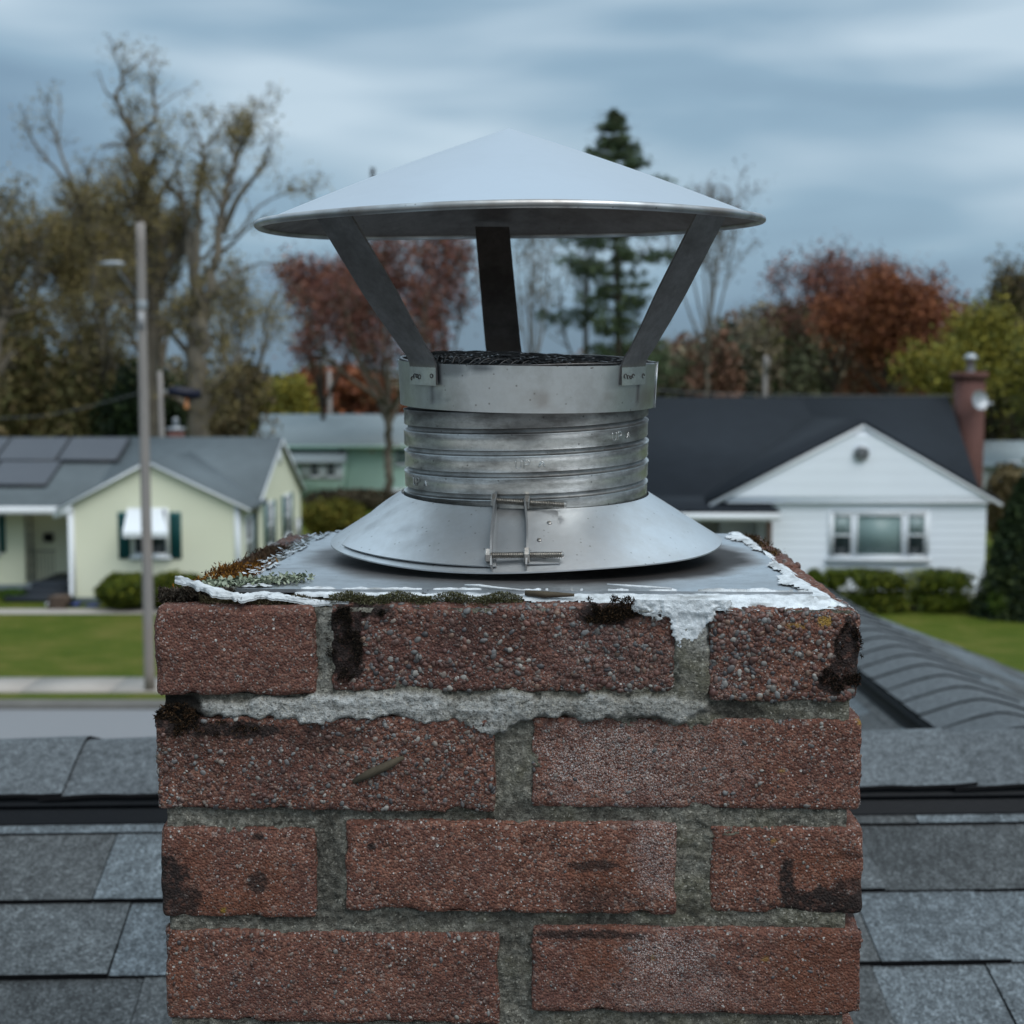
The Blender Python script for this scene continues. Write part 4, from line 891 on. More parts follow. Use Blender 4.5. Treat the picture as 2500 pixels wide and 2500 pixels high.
        g = np.array([[(x, -(.0968 - x * x / (2 * .095)), z) for z in np.linspace(zf0, zf1, 4)] for x in np.linspace(-w / 2, w / 2, 9)]); f.grid(g.reshape(-1, 3), 9, 4, (0, 0, 0, 1)); f.build('strap_foot', MT['tab'], o, M=Ms, attr=True, smooth=True)
        rngw = np.random.default_rng(int(ang * 100) + 400)
        for x in (-.0105, -.0075, -.0050, -.0022, .0105):          # spot welds
            q = MB(); zc = .1218 + rngw.normal() * .0008; yy = -(.0970 - x * x / (2 * .095)); tt = np.linspace(0, 2 * pi * rngw.uniform(.6, 1), 9); rr = rngw.uniform(.0010, .0016)
            q.tube(np.stack([x + rr * np.cos(tt), np.full(9, yy), zc + rr * np.sin(tt)], -1), .00035, 4, col=(0, .75, 0, 1)); q.build('spot_weld', MT['strap'], o, M=Ms, attr=True, smooth=True)
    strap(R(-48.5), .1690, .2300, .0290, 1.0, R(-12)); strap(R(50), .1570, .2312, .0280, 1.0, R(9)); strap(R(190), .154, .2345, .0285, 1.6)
    # crumpled bird mesh across the top of the band
    m = MB(); rng = np.random.default_rng(8)
    def dome(x, y):
        r2 = (x * x + y * y) / .093 ** 2; return .1296 + (.0040 - .0038 * x / .09) * np.clip(1 - r2 ** 2.2, 0, 1) + .0007 * np.sin(x * 210) * np.cos(y * 170)
    for d in range(3):
        a = d * pi / 3 + .2
        for o_ in np.arange(-.09, .0901, .0125):
            t = np.linspace(-1, 1, 46) * sqrt(max(.0936 ** 2 - o_ * o_, 1e-6)); wob = .0016 * np.sin(t * 700 + o_ * 900)
            x = t * cos(a) - (o_ + wob) * sin(a); y = t * sin(a) + (o_ + wob) * cos(a); m.tube(np.stack([x, y, dome(x, y) + rng.normal() * .0004], -1), .00048, 4, cap=False)
    m.build('bird_mesh', MT['wire'], cap, M=MB_, attr=True, smooth=True)['kind'] = 'stuff'
    m = MB(); m.tube(cylp(.0925, np.linspace(0, 2 * pi, 60, endpoint=False), .1304 + .0012 * np.sin(np.linspace(0, 2 * pi, 60) * 3)), .0009, 5, closed=True)
    for a in np.linspace(-1.15, -.6, 8): m.tube(np.array([cylp(.0925 - .002 * q, a + .05 * q, .1292 + .0065 * sin(q * pi * .8)) for q in np.linspace(0, 1, 7)]), .0006, 4)
    for a in np.linspace(-.62, .55, 16):
        h = .0052 * (1 - (a + .62) / 1.5); m.tube(np.array([cylp(.0915 - .006 * q, a + .09 * q * (1 if int(a * 50) % 2 else -1), .1298 + h * sin(q * pi * .7)) for q in np.linspace(0, 1, 7)]), .00055, 4)
    m.build('mesh_edge_wire', MT['wire'], cap, M=MB_, attr=True, smooth=True)
cap_build()
# UP marks, each on its own turn of the strip (z follows the helix)
def band_z(th, k): return -.026 + .0149 * ((th - 2.2) / (2 * pi)) + .0149 * k
for th0, k in ((R(41), 7), (R(-5), 6), (R(-64), 5)): emboss(th0, band_z(th0, k) + .0030, .0054, SL)
# ================================================================== the house under the chimney: two shingled roofs
RY = 1.90                                        # ridge distance
RP = P(1250, 1785, RY)                           # a point on top of the ridge caps
SLOPE = tan(R(20)); CA, SA = cos(R(20)), sin(R(20))
CAPH = .034                                      # caps sit this far above the shingles
MH_ = Matrix.Translation((0, RY, RP[2] - CAPH)) @ Matrix.Rotation(R(2.2), 4, 'Z')
house = empty('shingled_house', (0, RY, 0), 'grey shingled roof of the house the brick chimney stands on', 'house')
def near_pt(a, s, h=0.0):                        # a along the ridge, s down the near slope, h above it
    return np.array([a, -s * CA - h * 0 - h * SA, -s * SA + h * CA])
def far_pt(a, s, h=0.0): return np.array([a, s * CA + h * SA, -s * SA + h * CA])
def solve_s(v):
    lo, hi = 0.0, 1.2
    for _ in range(40):
        m_ = (lo + hi) / 2; q = xf([near_pt(0, m_)], MH_); vv = proj(q)[1][0]
        lo, hi = (m_, hi) if vv < v else (lo, m_)
    return lo
EXP = [solve_s(v) for v in (2031, 2197, 2378)]; ex = .143
for _ in range(5): EXP.append(EXP[-1] + (EXP[2] - EXP[1]))
# decks and walls
def decks():
    m = MB(); L, Rr = -4.2, 4.2
    def slab(pts, t=.03):
        v = np.array(pts); d = v.copy(); d[:, 2] -= t; b = m.verts(np.vstack([v, d])); n = len(v); m.faces([list(range(n)), list(range(2 * n - 1, n - 1, -1))], b)
        for i in range(n): m.faces([[i, n + i, n + (i + 1) % n, (i + 1) % n]], b)
    slab([near_pt(L, 5.0), near_pt(Rr, 5.0), near_pt(Rr, 0), near_pt(L, 0)])
    slab([far_pt(L, 0), far_pt(Rr, 0), far_pt(Rr, 3.6), far_pt(L, 3.6)])
    m.build('roof_deck', MT['shingle'], house, M=MH_)
    m = MB(); m.box((L + .3, -4.4, -RP[2] + CAPH), (Rr - .3, 3.0, -1.62)); m.build('house_wall', MT['vinyl'], house, M=MH_)
decks()
# one shingle blank of each kind, copied along the courses
def shingle_mesh(w, h, t, seed):
    m = MB(); nu, nv = 9, 5; rng = np.random.default_rng(seed)
    xs = np.linspace(0, w, nu); ys = np.linspace(0, h, nv)
    e = .0012 * rng.normal(size=nu)
    top = np.array([[(x, y - (e[i] if j == 0 else 0), t * (1 - .75 * y / h) + .0006 * rng.normal()) for j, y in enumerate(ys)] for i, x in enumerate(xs)])
    m.grid(top.reshape(-1, 3), nu, nv); bot = top.copy(); bot[:, :, 2] = -.001
    for A, B in ((bot[:, 0], top[:, 0]), (bot[0], top[0]), (top[-1], bot[-1])): m.grid(np.stack([A, B], 1).reshape(-1, 3), len(A), 2)
    return m, (nu - 1) * (nv - 1)
SH = {}
def dark_edges(o, ntop):
    o.data.materials.append(MT['core']); mi = np.ones(len(o.data.polygons), np.int32); mi[:ntop] = 0; o.data.polygons.foreach_set('material_index', mi)
def shingle(M, w, h, t, name='shingle', x_skew=0):
    k = (round(w, 2), t, random.randint(0, 2))
    if k not in SH:
        mb, nt = shingle_mesh(1.0, 1.0, 1.0, int(k[0] * 100) % 97 + k[2]); o = mb.build(name, MT['shingle'], house, auto=30); dark_edges(o, nt); SH[k] = o.data
    else: o = bpy.data.objects.new(name, SH[k]); COL.objects.link(o); adopt(o, house)
    S = Matrix.Diagonal((w, h, t, 1)); Mx = Matrix.Identity(4); Mx[0][1] = x_skew
    o.matrix_basis = M @ Mx @ S
    return o
random.seed(4)
def slope_frame(base, xdir, updir):
    x, y = Vector(xdir).normalized(), Vector(updir).normalized(); z = x.cross(y)
    return Matrix.Translation(tuple(base)) @ Matrix((x, y, z)).transposed().to_4x4()
# near slope: joints read off the photograph, course by course
def rowjoints(c):
    tab = {0: [-.66, -.40, -.03, .22, .52, .80], 1: [-.74, -.505, -.415, -.10, .12, .385, .44, .69], 2: [-.70, -.46, -.37, -.17, .10, .40, .55, .78], 3: [-.76, -.42, -.22, .03, .30, .39, .52, .75], 4: [-.7, -.5, -.3, 0, .2, .42, .7], 5: [-.7, -.4, -.1, .2, .5, .7]}
    return tab[c]
for c, s in enumerate(EXP[:6]):
    j = rowjoints(c)
    for i in range(len(j) - 1):
        hgt = s if c == 0 else s - EXP[c - 1] + .03
        thick = random.choice((.0070, .0105))
        shingle(MH_ @ slope_frame(near_pt(j[i], s), (1, 0, 0), (0, CA, SA)), j[i + 1] - j[i] - .0014, hgt if c else s - .10, thick, x_skew=0)
# ridge vent: black plastic with a dark slotted face, caps nailed on top
def ridge_vent(M, L0, L1, sign_both=True):
    m = MB()
    for sg in (-1, 1):
        f = near_pt if sg < 0 else far_pt
        prof = [(0, .022), (.128, .020), (.128, .0135), (.124, .0135), (.124, .0115), (.152, .0095), (.152, .001)]
        v = np.array([[f(a, s, h) for s, h in prof] for a in (L0, L1)]); m.grid(v.reshape(-1, 3), 2, len(prof))
        for a in np.arange(L0, L1, .0135):
            q = [f(a, .123, .0195), f(a + .004, .123, .0195), f(a + .004, .128, .012), f(a, .128, .012)]; m.quad(*q)
    return m.build('ridge_vent', MT['vent'], house, M=M)
ridge_vent(MH_, -1.6, 1.9)
def cap_mesh(e, seed, t=.0048, lift0=.0055, rnd=.022, hw=.137):
    """bent cap piece: exposure e along the ridge, from -x (thin, tucked) to +x (butt edge, raised)"""
    rng = np.random.default_rng(seed); n = 17; prof = []
    sl = np.concatenate([np.linspace(-hw, -.02, 6), np.linspace(-.015, .015, 5), np.linspace(.02, hw, 6)])
    m = MB(); nx = 8; xs = np.linspace(0, e + .03, nx)
    top = []
    for i, x in enumerate(xs):
        lift = lift0 * (1 - x / (e + .03))
        row = []
        for s in sl:
            a = abs(s); yy = s * CA; zz = -sqrt(a * a + rnd ** 2) * SA + rnd * SA
            droop = .0010 * sin(x * 40 + seed) * (a / hw) ** 2
            row.append((x, yy, zz + .0255 + lift + droop + .0003 * rng.normal()))
        top.append(row)
    top = np.array(top); top[:, 0, 1] += .0010 * rng.normal(size=nx); 
    m.grid(top.reshape(-1, 3), nx, len(sl)); b = top.copy(); b[:, :, 2] -= t
    m.grid(b[::-1].reshape(-1, 3), nx, len(sl))
    for A, B in ((top[0], b[0]), (b[-1], top[-1]), (b[:, 0], top[:, 0]), (top[:, -1], b[:, -1])): m.grid(np.stack([A, B], 1).reshape(-1, 3), len(A), 2)
    return m
def caps(M, x0, x1, e, n_var=3, **kw):
    flip = kw.pop('flip', False)
    vs = [cap_mesh(e, 40 + k, **kw) for k in range(n_var)]; me = []; i = 0; x = x0
    while x < x1:
        k = i % n_var
        if len(me) <= k: o = vs[k].build('ridge_cap', MT['cap'], house, auto=35); dark_edges(o, len(vs[k].F[0])); me.append(o.data)
        else: o = bpy.data.objects.new('ridge_cap', me[k]); COL.objects.link(o); adopt(o, house)
        o.matrix_basis = M @ Matrix.Translation((x, 0, 0)) @ Matrix.Rotation(pi if flip else 0, 4, 'Z'); x += e; i += 1
jl = xf(np.linalg.inv(np.array(MH_))[:3, :] @ np.r_[P(196, 1850, RY - .06), 1][:, None] if False else [P(196, 1850, RY - .06)], np.linalg.inv(np.array(MH_)))[0][0]
jr = xf([P(2358, 1850, RY - .06)], np.linalg.inv(np.array(MH_)))[0][0]
ecap = (jr - jl) / 7
caps(MH_, jl - 5 * ecap, jr + 6 * ecap, ecap, flip=True)

# ---- the lower wing: ridge running straight back
WP = P(2122, 1522, 4.42); WB = -.73 + CAMZ
WX = 1.16; WS = .385; wa = math.atan(WS); WCA, WSA = cos(wa), sin(wa); WFAR = 5.62; WNEAR = 2.35
MW = Matrix.Translation((WX, 0, WB - .034)) @ Matrix.Rotation(R(.5), 4, 'Z')
def wl(y, s, h=0.0): return np.array([-s * WCA - h * WSA, y, -s * WSA + h * WCA])
def wr(y, s, h=0.0): return np.array([s * WCA + h * WSA, y, -s * WSA + h * WCA])
def wing():
    m = MB()
    for f in (wl, wr):
        q = [f(WNEAR, 0), f(WFAR, 0), f(WFAR, 3.0), f(WNEAR, 3.0)]; lo = [p - [0, 0, .03] for p in q]
        m.add(q + lo, [[0, 1, 2, 3], [7, 6, 5, 4], [0, 4, 5, 1], [1, 5, 6, 2], [2, 6, 7, 3], [3, 7, 4, 0]])
    m.build('wing_deck', MT['shingle'], house, M=MW)
    m = MB(); m.box((-2.5, WNEAR - .5, -WB), (2.5, WFAR - .25, -1.15)); m.prism([(-2.5, -1.15), (2.5, -1.15), (0, -.06)], WNEAR, WFAR - .25); m.build('wing_wall', MT['vinyl'], house, M=MW)
    # shingles on both slopes
    for f, xd, nc, y0, sg in ((wl, (0, -1, 0), 8, 2.6, -1), (wr, (0, 1, 0), 15, 2.6, 1)):
        for c in range(nc):
            s = .20 + .143 * c; y = y0 + random.uniform(0, .25)
            while y < WFAR - .02:
                w = min(random.choice((.16, .22, .28, .34)), WFAR - y)
                if w > .05:
                    base = f(y if sg > 0 else y + w, s)
                    up = (-WCA, 0, WSA) if sg > 0 else (WCA, 0, WSA)
                    shingle(MW @ slope_frame(base, xd, up), w - .003, .17, random.choice((.004, .007)))
                y += w
    m = MB()
    for sg, f in ((-1, wl), (1, wr)):
        prof = [(0, .022), (.150, .020), (.150, .0135), (.146, .0115), (.174, .0095), (.174, .001)]
        v = np.array([[f(a, s, h) for s, h in prof] for a in (WNEAR, WFAR)]); m.grid(v.reshape(-1, 3), 2, len(prof))
    m.build('ridge_vent', MT['vent'], house, M=MW)
wing()
caps(MW @ Matrix.Rotation(R(90), 4, 'Z'), WNEAR + .1, WFAR - .1, .143, t=.0045, lift0=.0060, rnd=.05, hw=.158)
# ================================================================== far houses
def clap(mb, x0, x1, z0, z1, y, step=.115, facing='-y', clip=None, proud=.012):
    """clapboard siding: a saw-tooth sheet; clip(z) -> (x0, x1) for gables"""
    n = max(1, int(round((z1 - z0) / step)))
    for i in range(n):
        a, b = z0 + (z1 - z0) * i / n, z0 + (z1 - z0) * (i + 1) / n
        xa, xb = (x0, x1) if clip is None else clip(a); xc, xd = (x0, x1) if clip is None else clip(b)
        if xb - xa < .01: continue
        def pt(x, z, o): return (x, y - o, z) if facing == '-y' else (y + o, x, z)
        mb.quad(pt(xa, a, proud), pt(xb, a, proud), pt(xd, b, .001), pt(xc, b, .001)); mb.quad(pt(xa, a, 0), pt(xb, a, 0), pt(xb, a, proud), pt(xa, a, proud))
def window(par, x0, x1, z0, z1, y, glass='glass', facing='-y', fr=.07, sash=True, sill=True, muntin=0):
    def bx(m, a0, a1, b0, b1, o0, o1):
        if facing == '-y': m.box((a0, y - o1, b0), (a1, y - o0, b1))
        else: m.box((y + o0, a0, b0), (y + o1, a1, b1))
    m = MB(); bx(m, x0, x0 + fr, z0, z1, 0, .05); bx(m, x1 - fr, x1, z0, z1, 0, .05); bx(m, x0 + fr, x1 - fr, z1 - fr, z1, 0, .05); bx(m, x0 + fr, x1 - fr, z0, z0 + fr, 0, .05)
    zm = (z0 + z1) / 2
    if sash: bx(m, x0 + fr, x1 - fr, zm - .02, zm + .02, .0, .04)
    for k in range(muntin):
        xx = x0 + fr + (x1 - x0 - 2 * fr) * (k + 1) / (muntin + 1); bx(m, xx - .01, xx + .01, zm + .02, z1 - fr, .0, .03)
    w = m.build('window', MT['trim'], par)
    m = MB(); bx(m, x0 + fr * .9, x1 - fr * .9, z0 + fr * .9, z1 - fr * .9, .002, .014); m.build('pane', MT[glass], w)
    if sill: m = MB(); bx(m, x0 - .06, x1 + .06, z0 - .07, z0 - .004, 0, .09); m.build('sill', MT['trim'], w)
    return w
def roofslab(mb, a, b, c, d, t=.09):
    v = np.array([a, b, c, d], float); lo = v.copy(); lo[:, 2] -= t
    mb.add(np.vstack([v, lo]), [[0, 1, 2, 3], [7, 6, 5, 4], [0, 4, 5, 1], [1, 5, 6, 2], [2, 6, 7, 3], [3, 7, 4, 0]])
def zp(v, Y): return P(1250, v, Y)[2]
def xp(u, Y, v=1250): return P(u, v, Y)[0]

def yellow_house():
    YW = 33.0; xl, xr = xp(171, YW), xp(583, YW); xm = xp(366, YW); ze = zp(1231, YW); zk = zp(1128, YW)
    h = empty('yellow_ranch_house', ((xl + xr) / 2, YW + 4, 0), 'pale yellow ranch house with teal shutters and a front gable, left of the chimney', 'house')
    xR = -6.40; YR = 38.2; zr = zp(1067, YR); YE = 34.7; zE = zp(1218, YE); YB = 42.0; sl = (zr - zE) / (YR - YE); zB = zr - sl * (YB - YR)
    zf = zp(1458, YW)
    # walls
    m = MB(); m.box((xl, YW, zf), (xr, YE + .2, ze)); m.prism([(xl, ze), (xr, ze), (xm, zk - .05)], YW, YE + 1.6); m.build('wall', MT['yellow'], h)
    m = MB(); m.box((-24, YE + .55, zf), (xl - 1.9, YB, zE - .02)); m.box((xl - 1.9, YE + 1.35, zf), (xR, YB, zE - .02)); m.prism([(YE + .3, zE - .02), (YB - .02, zB), (YR, zr - .06)], -23.9, xR - .002, 'x'); m.build('wall', MT['yellow'], h)
    m = MB(); clap(m, xl, xr, zf, ze, YW); sg = (zk - ze) / (xm - xl)
    clap(m, xl, xr, ze, zk - .12, YW, clip=lambda z: (xl + (z - ze) / sg, xr - (z - ze) / ((zk - ze) / (xr - xm)))); clap(m, -24, xl - 1.9, zf, zE - .05, YE + .55); clap(m, xl - 1.9, xl, zf, zE - .05, YE + 1.35); m.build('siding', MT['yellow'], h)['kind'] = 'stuff'
    m = MB(); clap(m, YW + .0, YE + .2, zf, ze, xr, facing='+x'); clap(m, YE + .2, YB, zf, zE, xR, facing='+x'); 
    clap(m, YE, YB, zE, zr - .1, xR, facing='+x', clip=lambda z: (YR - (zr - z) / sl, YR + (zr - z) / sl)); m.build('side_siding', MT['yellow'], h)['kind'] = 'stuff'
    m = MB(); m.box((xl + .02, YW + .02, 0), (xr - .02, YE, zf - .004)); m.box((-24, YE + .57, 0), (xR - .02, YB - .02, zf - .004)); m.build('foundation', MT['found'], h)
    # roofs
    m = MB(); o = .34; roofslab(m, (-24.4, YE - .35, zE - .35 * sl), (xl - .02, YE - .35, zE - .35 * sl), (xl - .02, YR, zr), (-24.4, YR, zr)); roofslab(m, (xl - .02, YE + .1, zE + .1 * sl), (xR + .10, YE + .1, zE + .1 * sl), (xR + .10, YR, zr), (xl - .02, YR, zr)); roofslab(m, (-24.4, YR, zr + .001), (xR + .10, YR, zr + .001), (xR + .10, YB + .3, zB - .3 * sl), (-24.4, YB + .3, zB - .3 * sl)); m.build('main_roof', MT['greyroof'], h)
    m = MB(); k = .30; YV = YE + (zk - zE) / sl
    roofslab(m, (xl - k, YW - .13, ze - k * sg + .07), (xm, YW - .13, zk + .07), (xm, YV + .5, zk + .07), (xl - k, YE + .6, ze - k * sg + .07), .07); s2 = (zk - ze) / (xr - xm); roofslab(m, (xm + .004, YW - .13, zk + .07), (xr + k, YW - .13, ze - k * s2 + .07), (xr + k, YE + .6, ze - k * s2 + .07), (xm + .004, YV + .5, zk + .07), .07); m.build('gable_roof', MT['greyroof'], h)
    for nm, a, b in (('rake_board', (xl - k, ze - k * sg), (xm, zk)), ('rake_board', (xr + k, ze - k * s2), (xm, zk))):
        m = MB(); w = .03; (ax, az), (bx, bz) = a, b; m.prism([(ax, az - w), (bx, bz - w), (bx, bz + .03), (ax, az + .03)], YW - .165, YW - .135); m.build(nm, MT['trim'], h)
    m = MB(); m.prism([(xl - .36, ze - .34), (xl + .06, ze - .22), (xl + .06, ze + .06), (xl - .1, ze - .02), (xl - .36, ze - .16)], YW - .14, YW + .9); m.build('eave_return', MT['trim'], h)
    m = MB(); m.box((-24.4, YE - .50, zE - .35 * sl - .20), (xl - .36, YE - .355, zE - .35 * sl - .02)); m.build('gutter', MT['trim'], h)
    m = MB(); m.prism([(YE - .3, zE - .20), (YE + .1, zE - .02), (YR, zr - .05), (YR, zr - .13), (YE - .3, zE - .28)], xR + .105, xR + .135, 'x'); m.prism([(YB + .3, zB - .3 * sl - .15), (YR + .001, zr - .13), (YR + .001, zr - .05), (YB + .3, zB - .3 * sl - .07)], xR + .105, xR + .135, 'x'); m.build('side_rake_board', MT['trim'], h)
    m = MB(); m.box((xr - .10, YW - .03, zf), (xr + .02, YW + .12, ze)); m.build('corner_board', MT['trim'], h)
    m = MB(); m.box((xl - .02, YW - .03, zf), (xl + .09, YW + .10, ze - .1)); m.build('corner_board', MT['trim'], h)
    m = MB(); m.tube([(xl + .02, YW - .10, ze - .2), (xl + .02, YW - .10, zf + .05), (xl - .12, YW - .30, .16), (xl - .42, YW - .62, .05)], .045, 6); m.build('downspout', MT['trim'], h, smooth=True)
    # front window with awning and shutters
    zt, zb = zp(1250, YW), zp(1364, YW)
    window(h, xp(322, YW), xp(411, YW), zb + .06, zt + .10, YW, 'glass')
    for a, b in ((288, 317), (414, 442)):
        m = MB(); x0, x1 = xp(a, YW), xp(b, YW); m.box((x0, YW - .035, zb), (x1, YW - .0, zt))
        for q in range(22): zz = zb + .06 + (zt - zb - .12) * q / 22; m.quad((x0 + .03, YW - .036, zz), (x1 - .03, YW - .036, zz), (x1 - .03, YW - .05, zz + .03), (x0 + .03, YW - .05, zz + .03))
        m.build('shutter', MT['shutter'], h)
    m = MB(); a0, a1, b0, b1 = xp(312, YW), xp(395, YW), xp(298, YW - .7), xp(409, YW - .7); z1, z0 = zp(1240, YW), zp(1300, YW - .7)
    n = 13
    for i in range(n):
        t0, t1 = i / n, (i + .93) / n; p = [(a0 + (a1 - a0) * t0, YW - .02, z1), (a0 + (a1 - a0) * t1, YW - .02, z1), (b0 + (b1 - b0) * t1, YW - .7, z0), (b0 + (b1 - b0) * t0, YW - .7, z0)]
        m.quad(*p); m.quad(p[3], p[2], (p[2][0], p[2][1], z0 - .12), (p[3][0], p[3][1], z0 - .12))
        m.quad(*[(q[0], q[1] + .004, q[2] - .012 - .01 * (i % 2)) for q in ((a0 + (a1 - a0) * t0, YW - .02, z1), (a0 + (a1 - a0) * (i + 1) / n, YW - .02, z1), (b0 + (b1 - b0) * (i + 1) / n, YW - .7, z0), (b0 + (b1 - b0) * t0, YW - .7, z0))])
    m.quad((a0, YW - .02, z1), (b0, YW - .7, z0), (b0, YW - .7, z0 - .12), (a0, YW - .02, z0 - .12)); m.quad((a1, YW - .02, z1), (b1, YW - .7, z0), (b1, YW - .7, z0 - .12), (a1, YW - .02, z0 - .12)); m.build('awning', MT['trim'], h)
    # porch: post, storm door, mailbox, steps
    Yp = YE + 1.35
    m = MB(); d0 = xp(331, 36, 1350); m.box((xl - .42, Yp - .06, zp(1403, Yp)), (xl - .02, Yp, zp(1256, Yp))); dr = m.build('storm_door', MT['trim'], h); m = MB(); m.box((xl - .36, Yp - .075, zp(1330, Yp)), (xl - .08, Yp - .062, zp(1268, Yp))); m.build('pane', MT['glass'], dr); m = MB(); m.box((xl - .40, Yp - .09, zp(1342, Yp)), (xl - .36, Yp - .062, zp(1334, Yp))); m.build('handle', MT['black'], dr)
    u0, u1 = xp(109, Yp), xp(129, Yp); m = MB(); m.box((u0, Yp - .16, zp(1321, Yp)), (u1, Yp - .014, zp(1301, Yp))); m.build('mailbox', MT['black'], h)
    m = MB(); m.tube([(xp(136, Yp - .1), Yp - .1, zp(1252, Yp)), (xp(140, Yp - .1), Yp - .12, zp(1244, Yp))], [.07, .045], 8); m.build('porch_lamp', MT['black'], h)
    m = MB(); Yo = YE - .2; x0 = xp(62, Yo)
    zt_, zb_ = zE - .25, zp(1418, Yo)
    for dx in (0, .15): m.tube([(x0 + dx, Yo, zb_), (x0 + dx, Yo, zt_)], .016, 5)
    for q in range(7):
        z = zb_ + (zt_ - zb_) * (q + .5) / 7; t = np.linspace(0, 2 * pi, 14); m.tube(np.stack([x0 + .075 + .055 * np.cos(t), 0 * t + Yo, z + .09 * np.sin(t)], -1), .009, 4)
    m.build('iron_porch_post', MT['black'], h)
    m = MB()
    for i in range(6): xx = x0 + .02 + i * .09; m.tube([(xx + .2, Yo, zb_), (xx + .2, Yo, zb_ + .75)], .010, 4)
    m.tube([(x0, Yo, zb_ + .76), (x0 + .72, Yo, zb_ + .76)], .014, 4); m.build('porch_railing', MT['black'], h)
    m = MB(); a, b = xp(74, 34), xl - .03; ys = [YE + 1.3, 34.2, 33.75, 33.3]; zs = zp(1418, 34.4)
    for i, (y, z) in enumerate(((34.3, zs), (33.9, zs * .72), (33.5, zs * .42))): m.box((a - .18 * i, y - .42, 0), (b, y + (1.7 if i == 0 else 0), z - .002 * i))
    m.build('porch_steps', MT['dkblue'], h)
    window(h, xp(-60, YE + .55), xp(-4, YE + .55), zp(1350, YE + .55), zp(1242, YE + .55), YE + .55)
    m = MB(); m.box((xp(-2, YE + .55), YE + .51, zp(1348, YE + .55)), (xp(12, YE + .55), YE + .55, zp(1240, YE + .55))); m.build('shutter', MT['shutter'], h)
    # side wall windows with shutters
    for yy0, yy1, zz0, zz1 in ((33.65, 34.55, .75, 2.0), (36.1, 37.0, .95, 2.15), (38.9, 39.9, .95, 2.15)):
        window(h, yy0, yy1, zz0, zz1, xR if yy0 > 35 else xr, facing='+x')
        for q0, q1 in ((yy0 - .42, yy0 - .04), (yy1 + .04, yy1 + .42)):
            xx = xR if yy0 > 35 else xr
            if yy0 > 35 or q0 > yy1: m = MB(); m.box((xx + .002, q0, zz0), (xx + .045, q1, zz1)); m.build('shutter', MT['shutter'], h)
    m = MB(); m.box((xR + .002, YR - .16, zr - .75), (xR + .05, YR + .16, zr - .42)); m.build('gable_vent', MT['trim'], h)
    m = MB(); m.box((xR, 40.9, .5), (xR + .14, 41.2, 1.3)); m.build('meter_box', MT['galv'], h)
    # chimney beyond the ridge
    Yc = YR + 1.2; m = MB(); c0, c1 = xp(412, Yc), xp(447, Yc); m.box((c0, Yc, zr - .7), (c1, Yc + .42, zp(1051, Yc))); ch = m.build('chimney', MT['redbrick'], h)
    m = MB(); m.box((c0 - .02, Yc - .02, zp(1051, Yc) + .002), (c1 + .02, Yc + .44, zp(1044, Yc))); m.lathe([(.10, 0), (.09, .22), (.13, .23), (.0, .32)], 10, M=Matrix.Translation(((c0 + c1) / 2, Yc + .2, zp(1046, Yc)))); m.build('flue_cap', MT['galv'], ch)
    # solar panels on the main roof: upper row of four, lower row of three
    def panel(u0, u1, s0, s1):
        y0, y1 = YE + (YR - YE) * s0, YE + (YR - YE) * s1
        def pt(x, y, o): return (x, y - o * .3, zE + sl * (y - YE) + o)
        m = MB(); q = [pt(u0, y0, .09), pt(u1, y0, .09), pt(u1, y1, .09), pt(u0, y1, .09)]; lo = [pt(u0, y0, .05), pt(u1, y0, .05), pt(u1, y1, .05), pt(u0, y1, .05)]
        m.add(q + lo, [[0, 1, 2, 3], [7, 6, 5, 4], [0, 4, 5, 1], [1, 5, 6, 2], [2, 6, 7, 3], [3, 7, 4, 0]]); p = m.build('solar_panel', MT['solarframe'], h)
        m = MB(); e = .03; m.quad(pt(u0 + e, y0 + e, .094), pt(u1 - e, y0 + e, .094), pt(u1 - e, y1 - e, .094), pt(u0 + e, y1 - e, .094)); m.build('solar_cells', MT['solar'], p)
    YA = YE + (YR - YE) * .7; xA = P(302, 1150, YA)[0]
    w = 1.62
    for i in range(5): panel(xA - .02 - w * (i + 1) + .03, xA - w * i - .02, .55, .94)
    YB2 = YE + (YR - YE) * .35; xB = P(135, 1180, YB2)[0]
    for i in range(4): panel(xB - w * (i + 1) + .03, xB - w * i, .16, .535)
    for i in range(1, 3):
        pass
yellow_house()

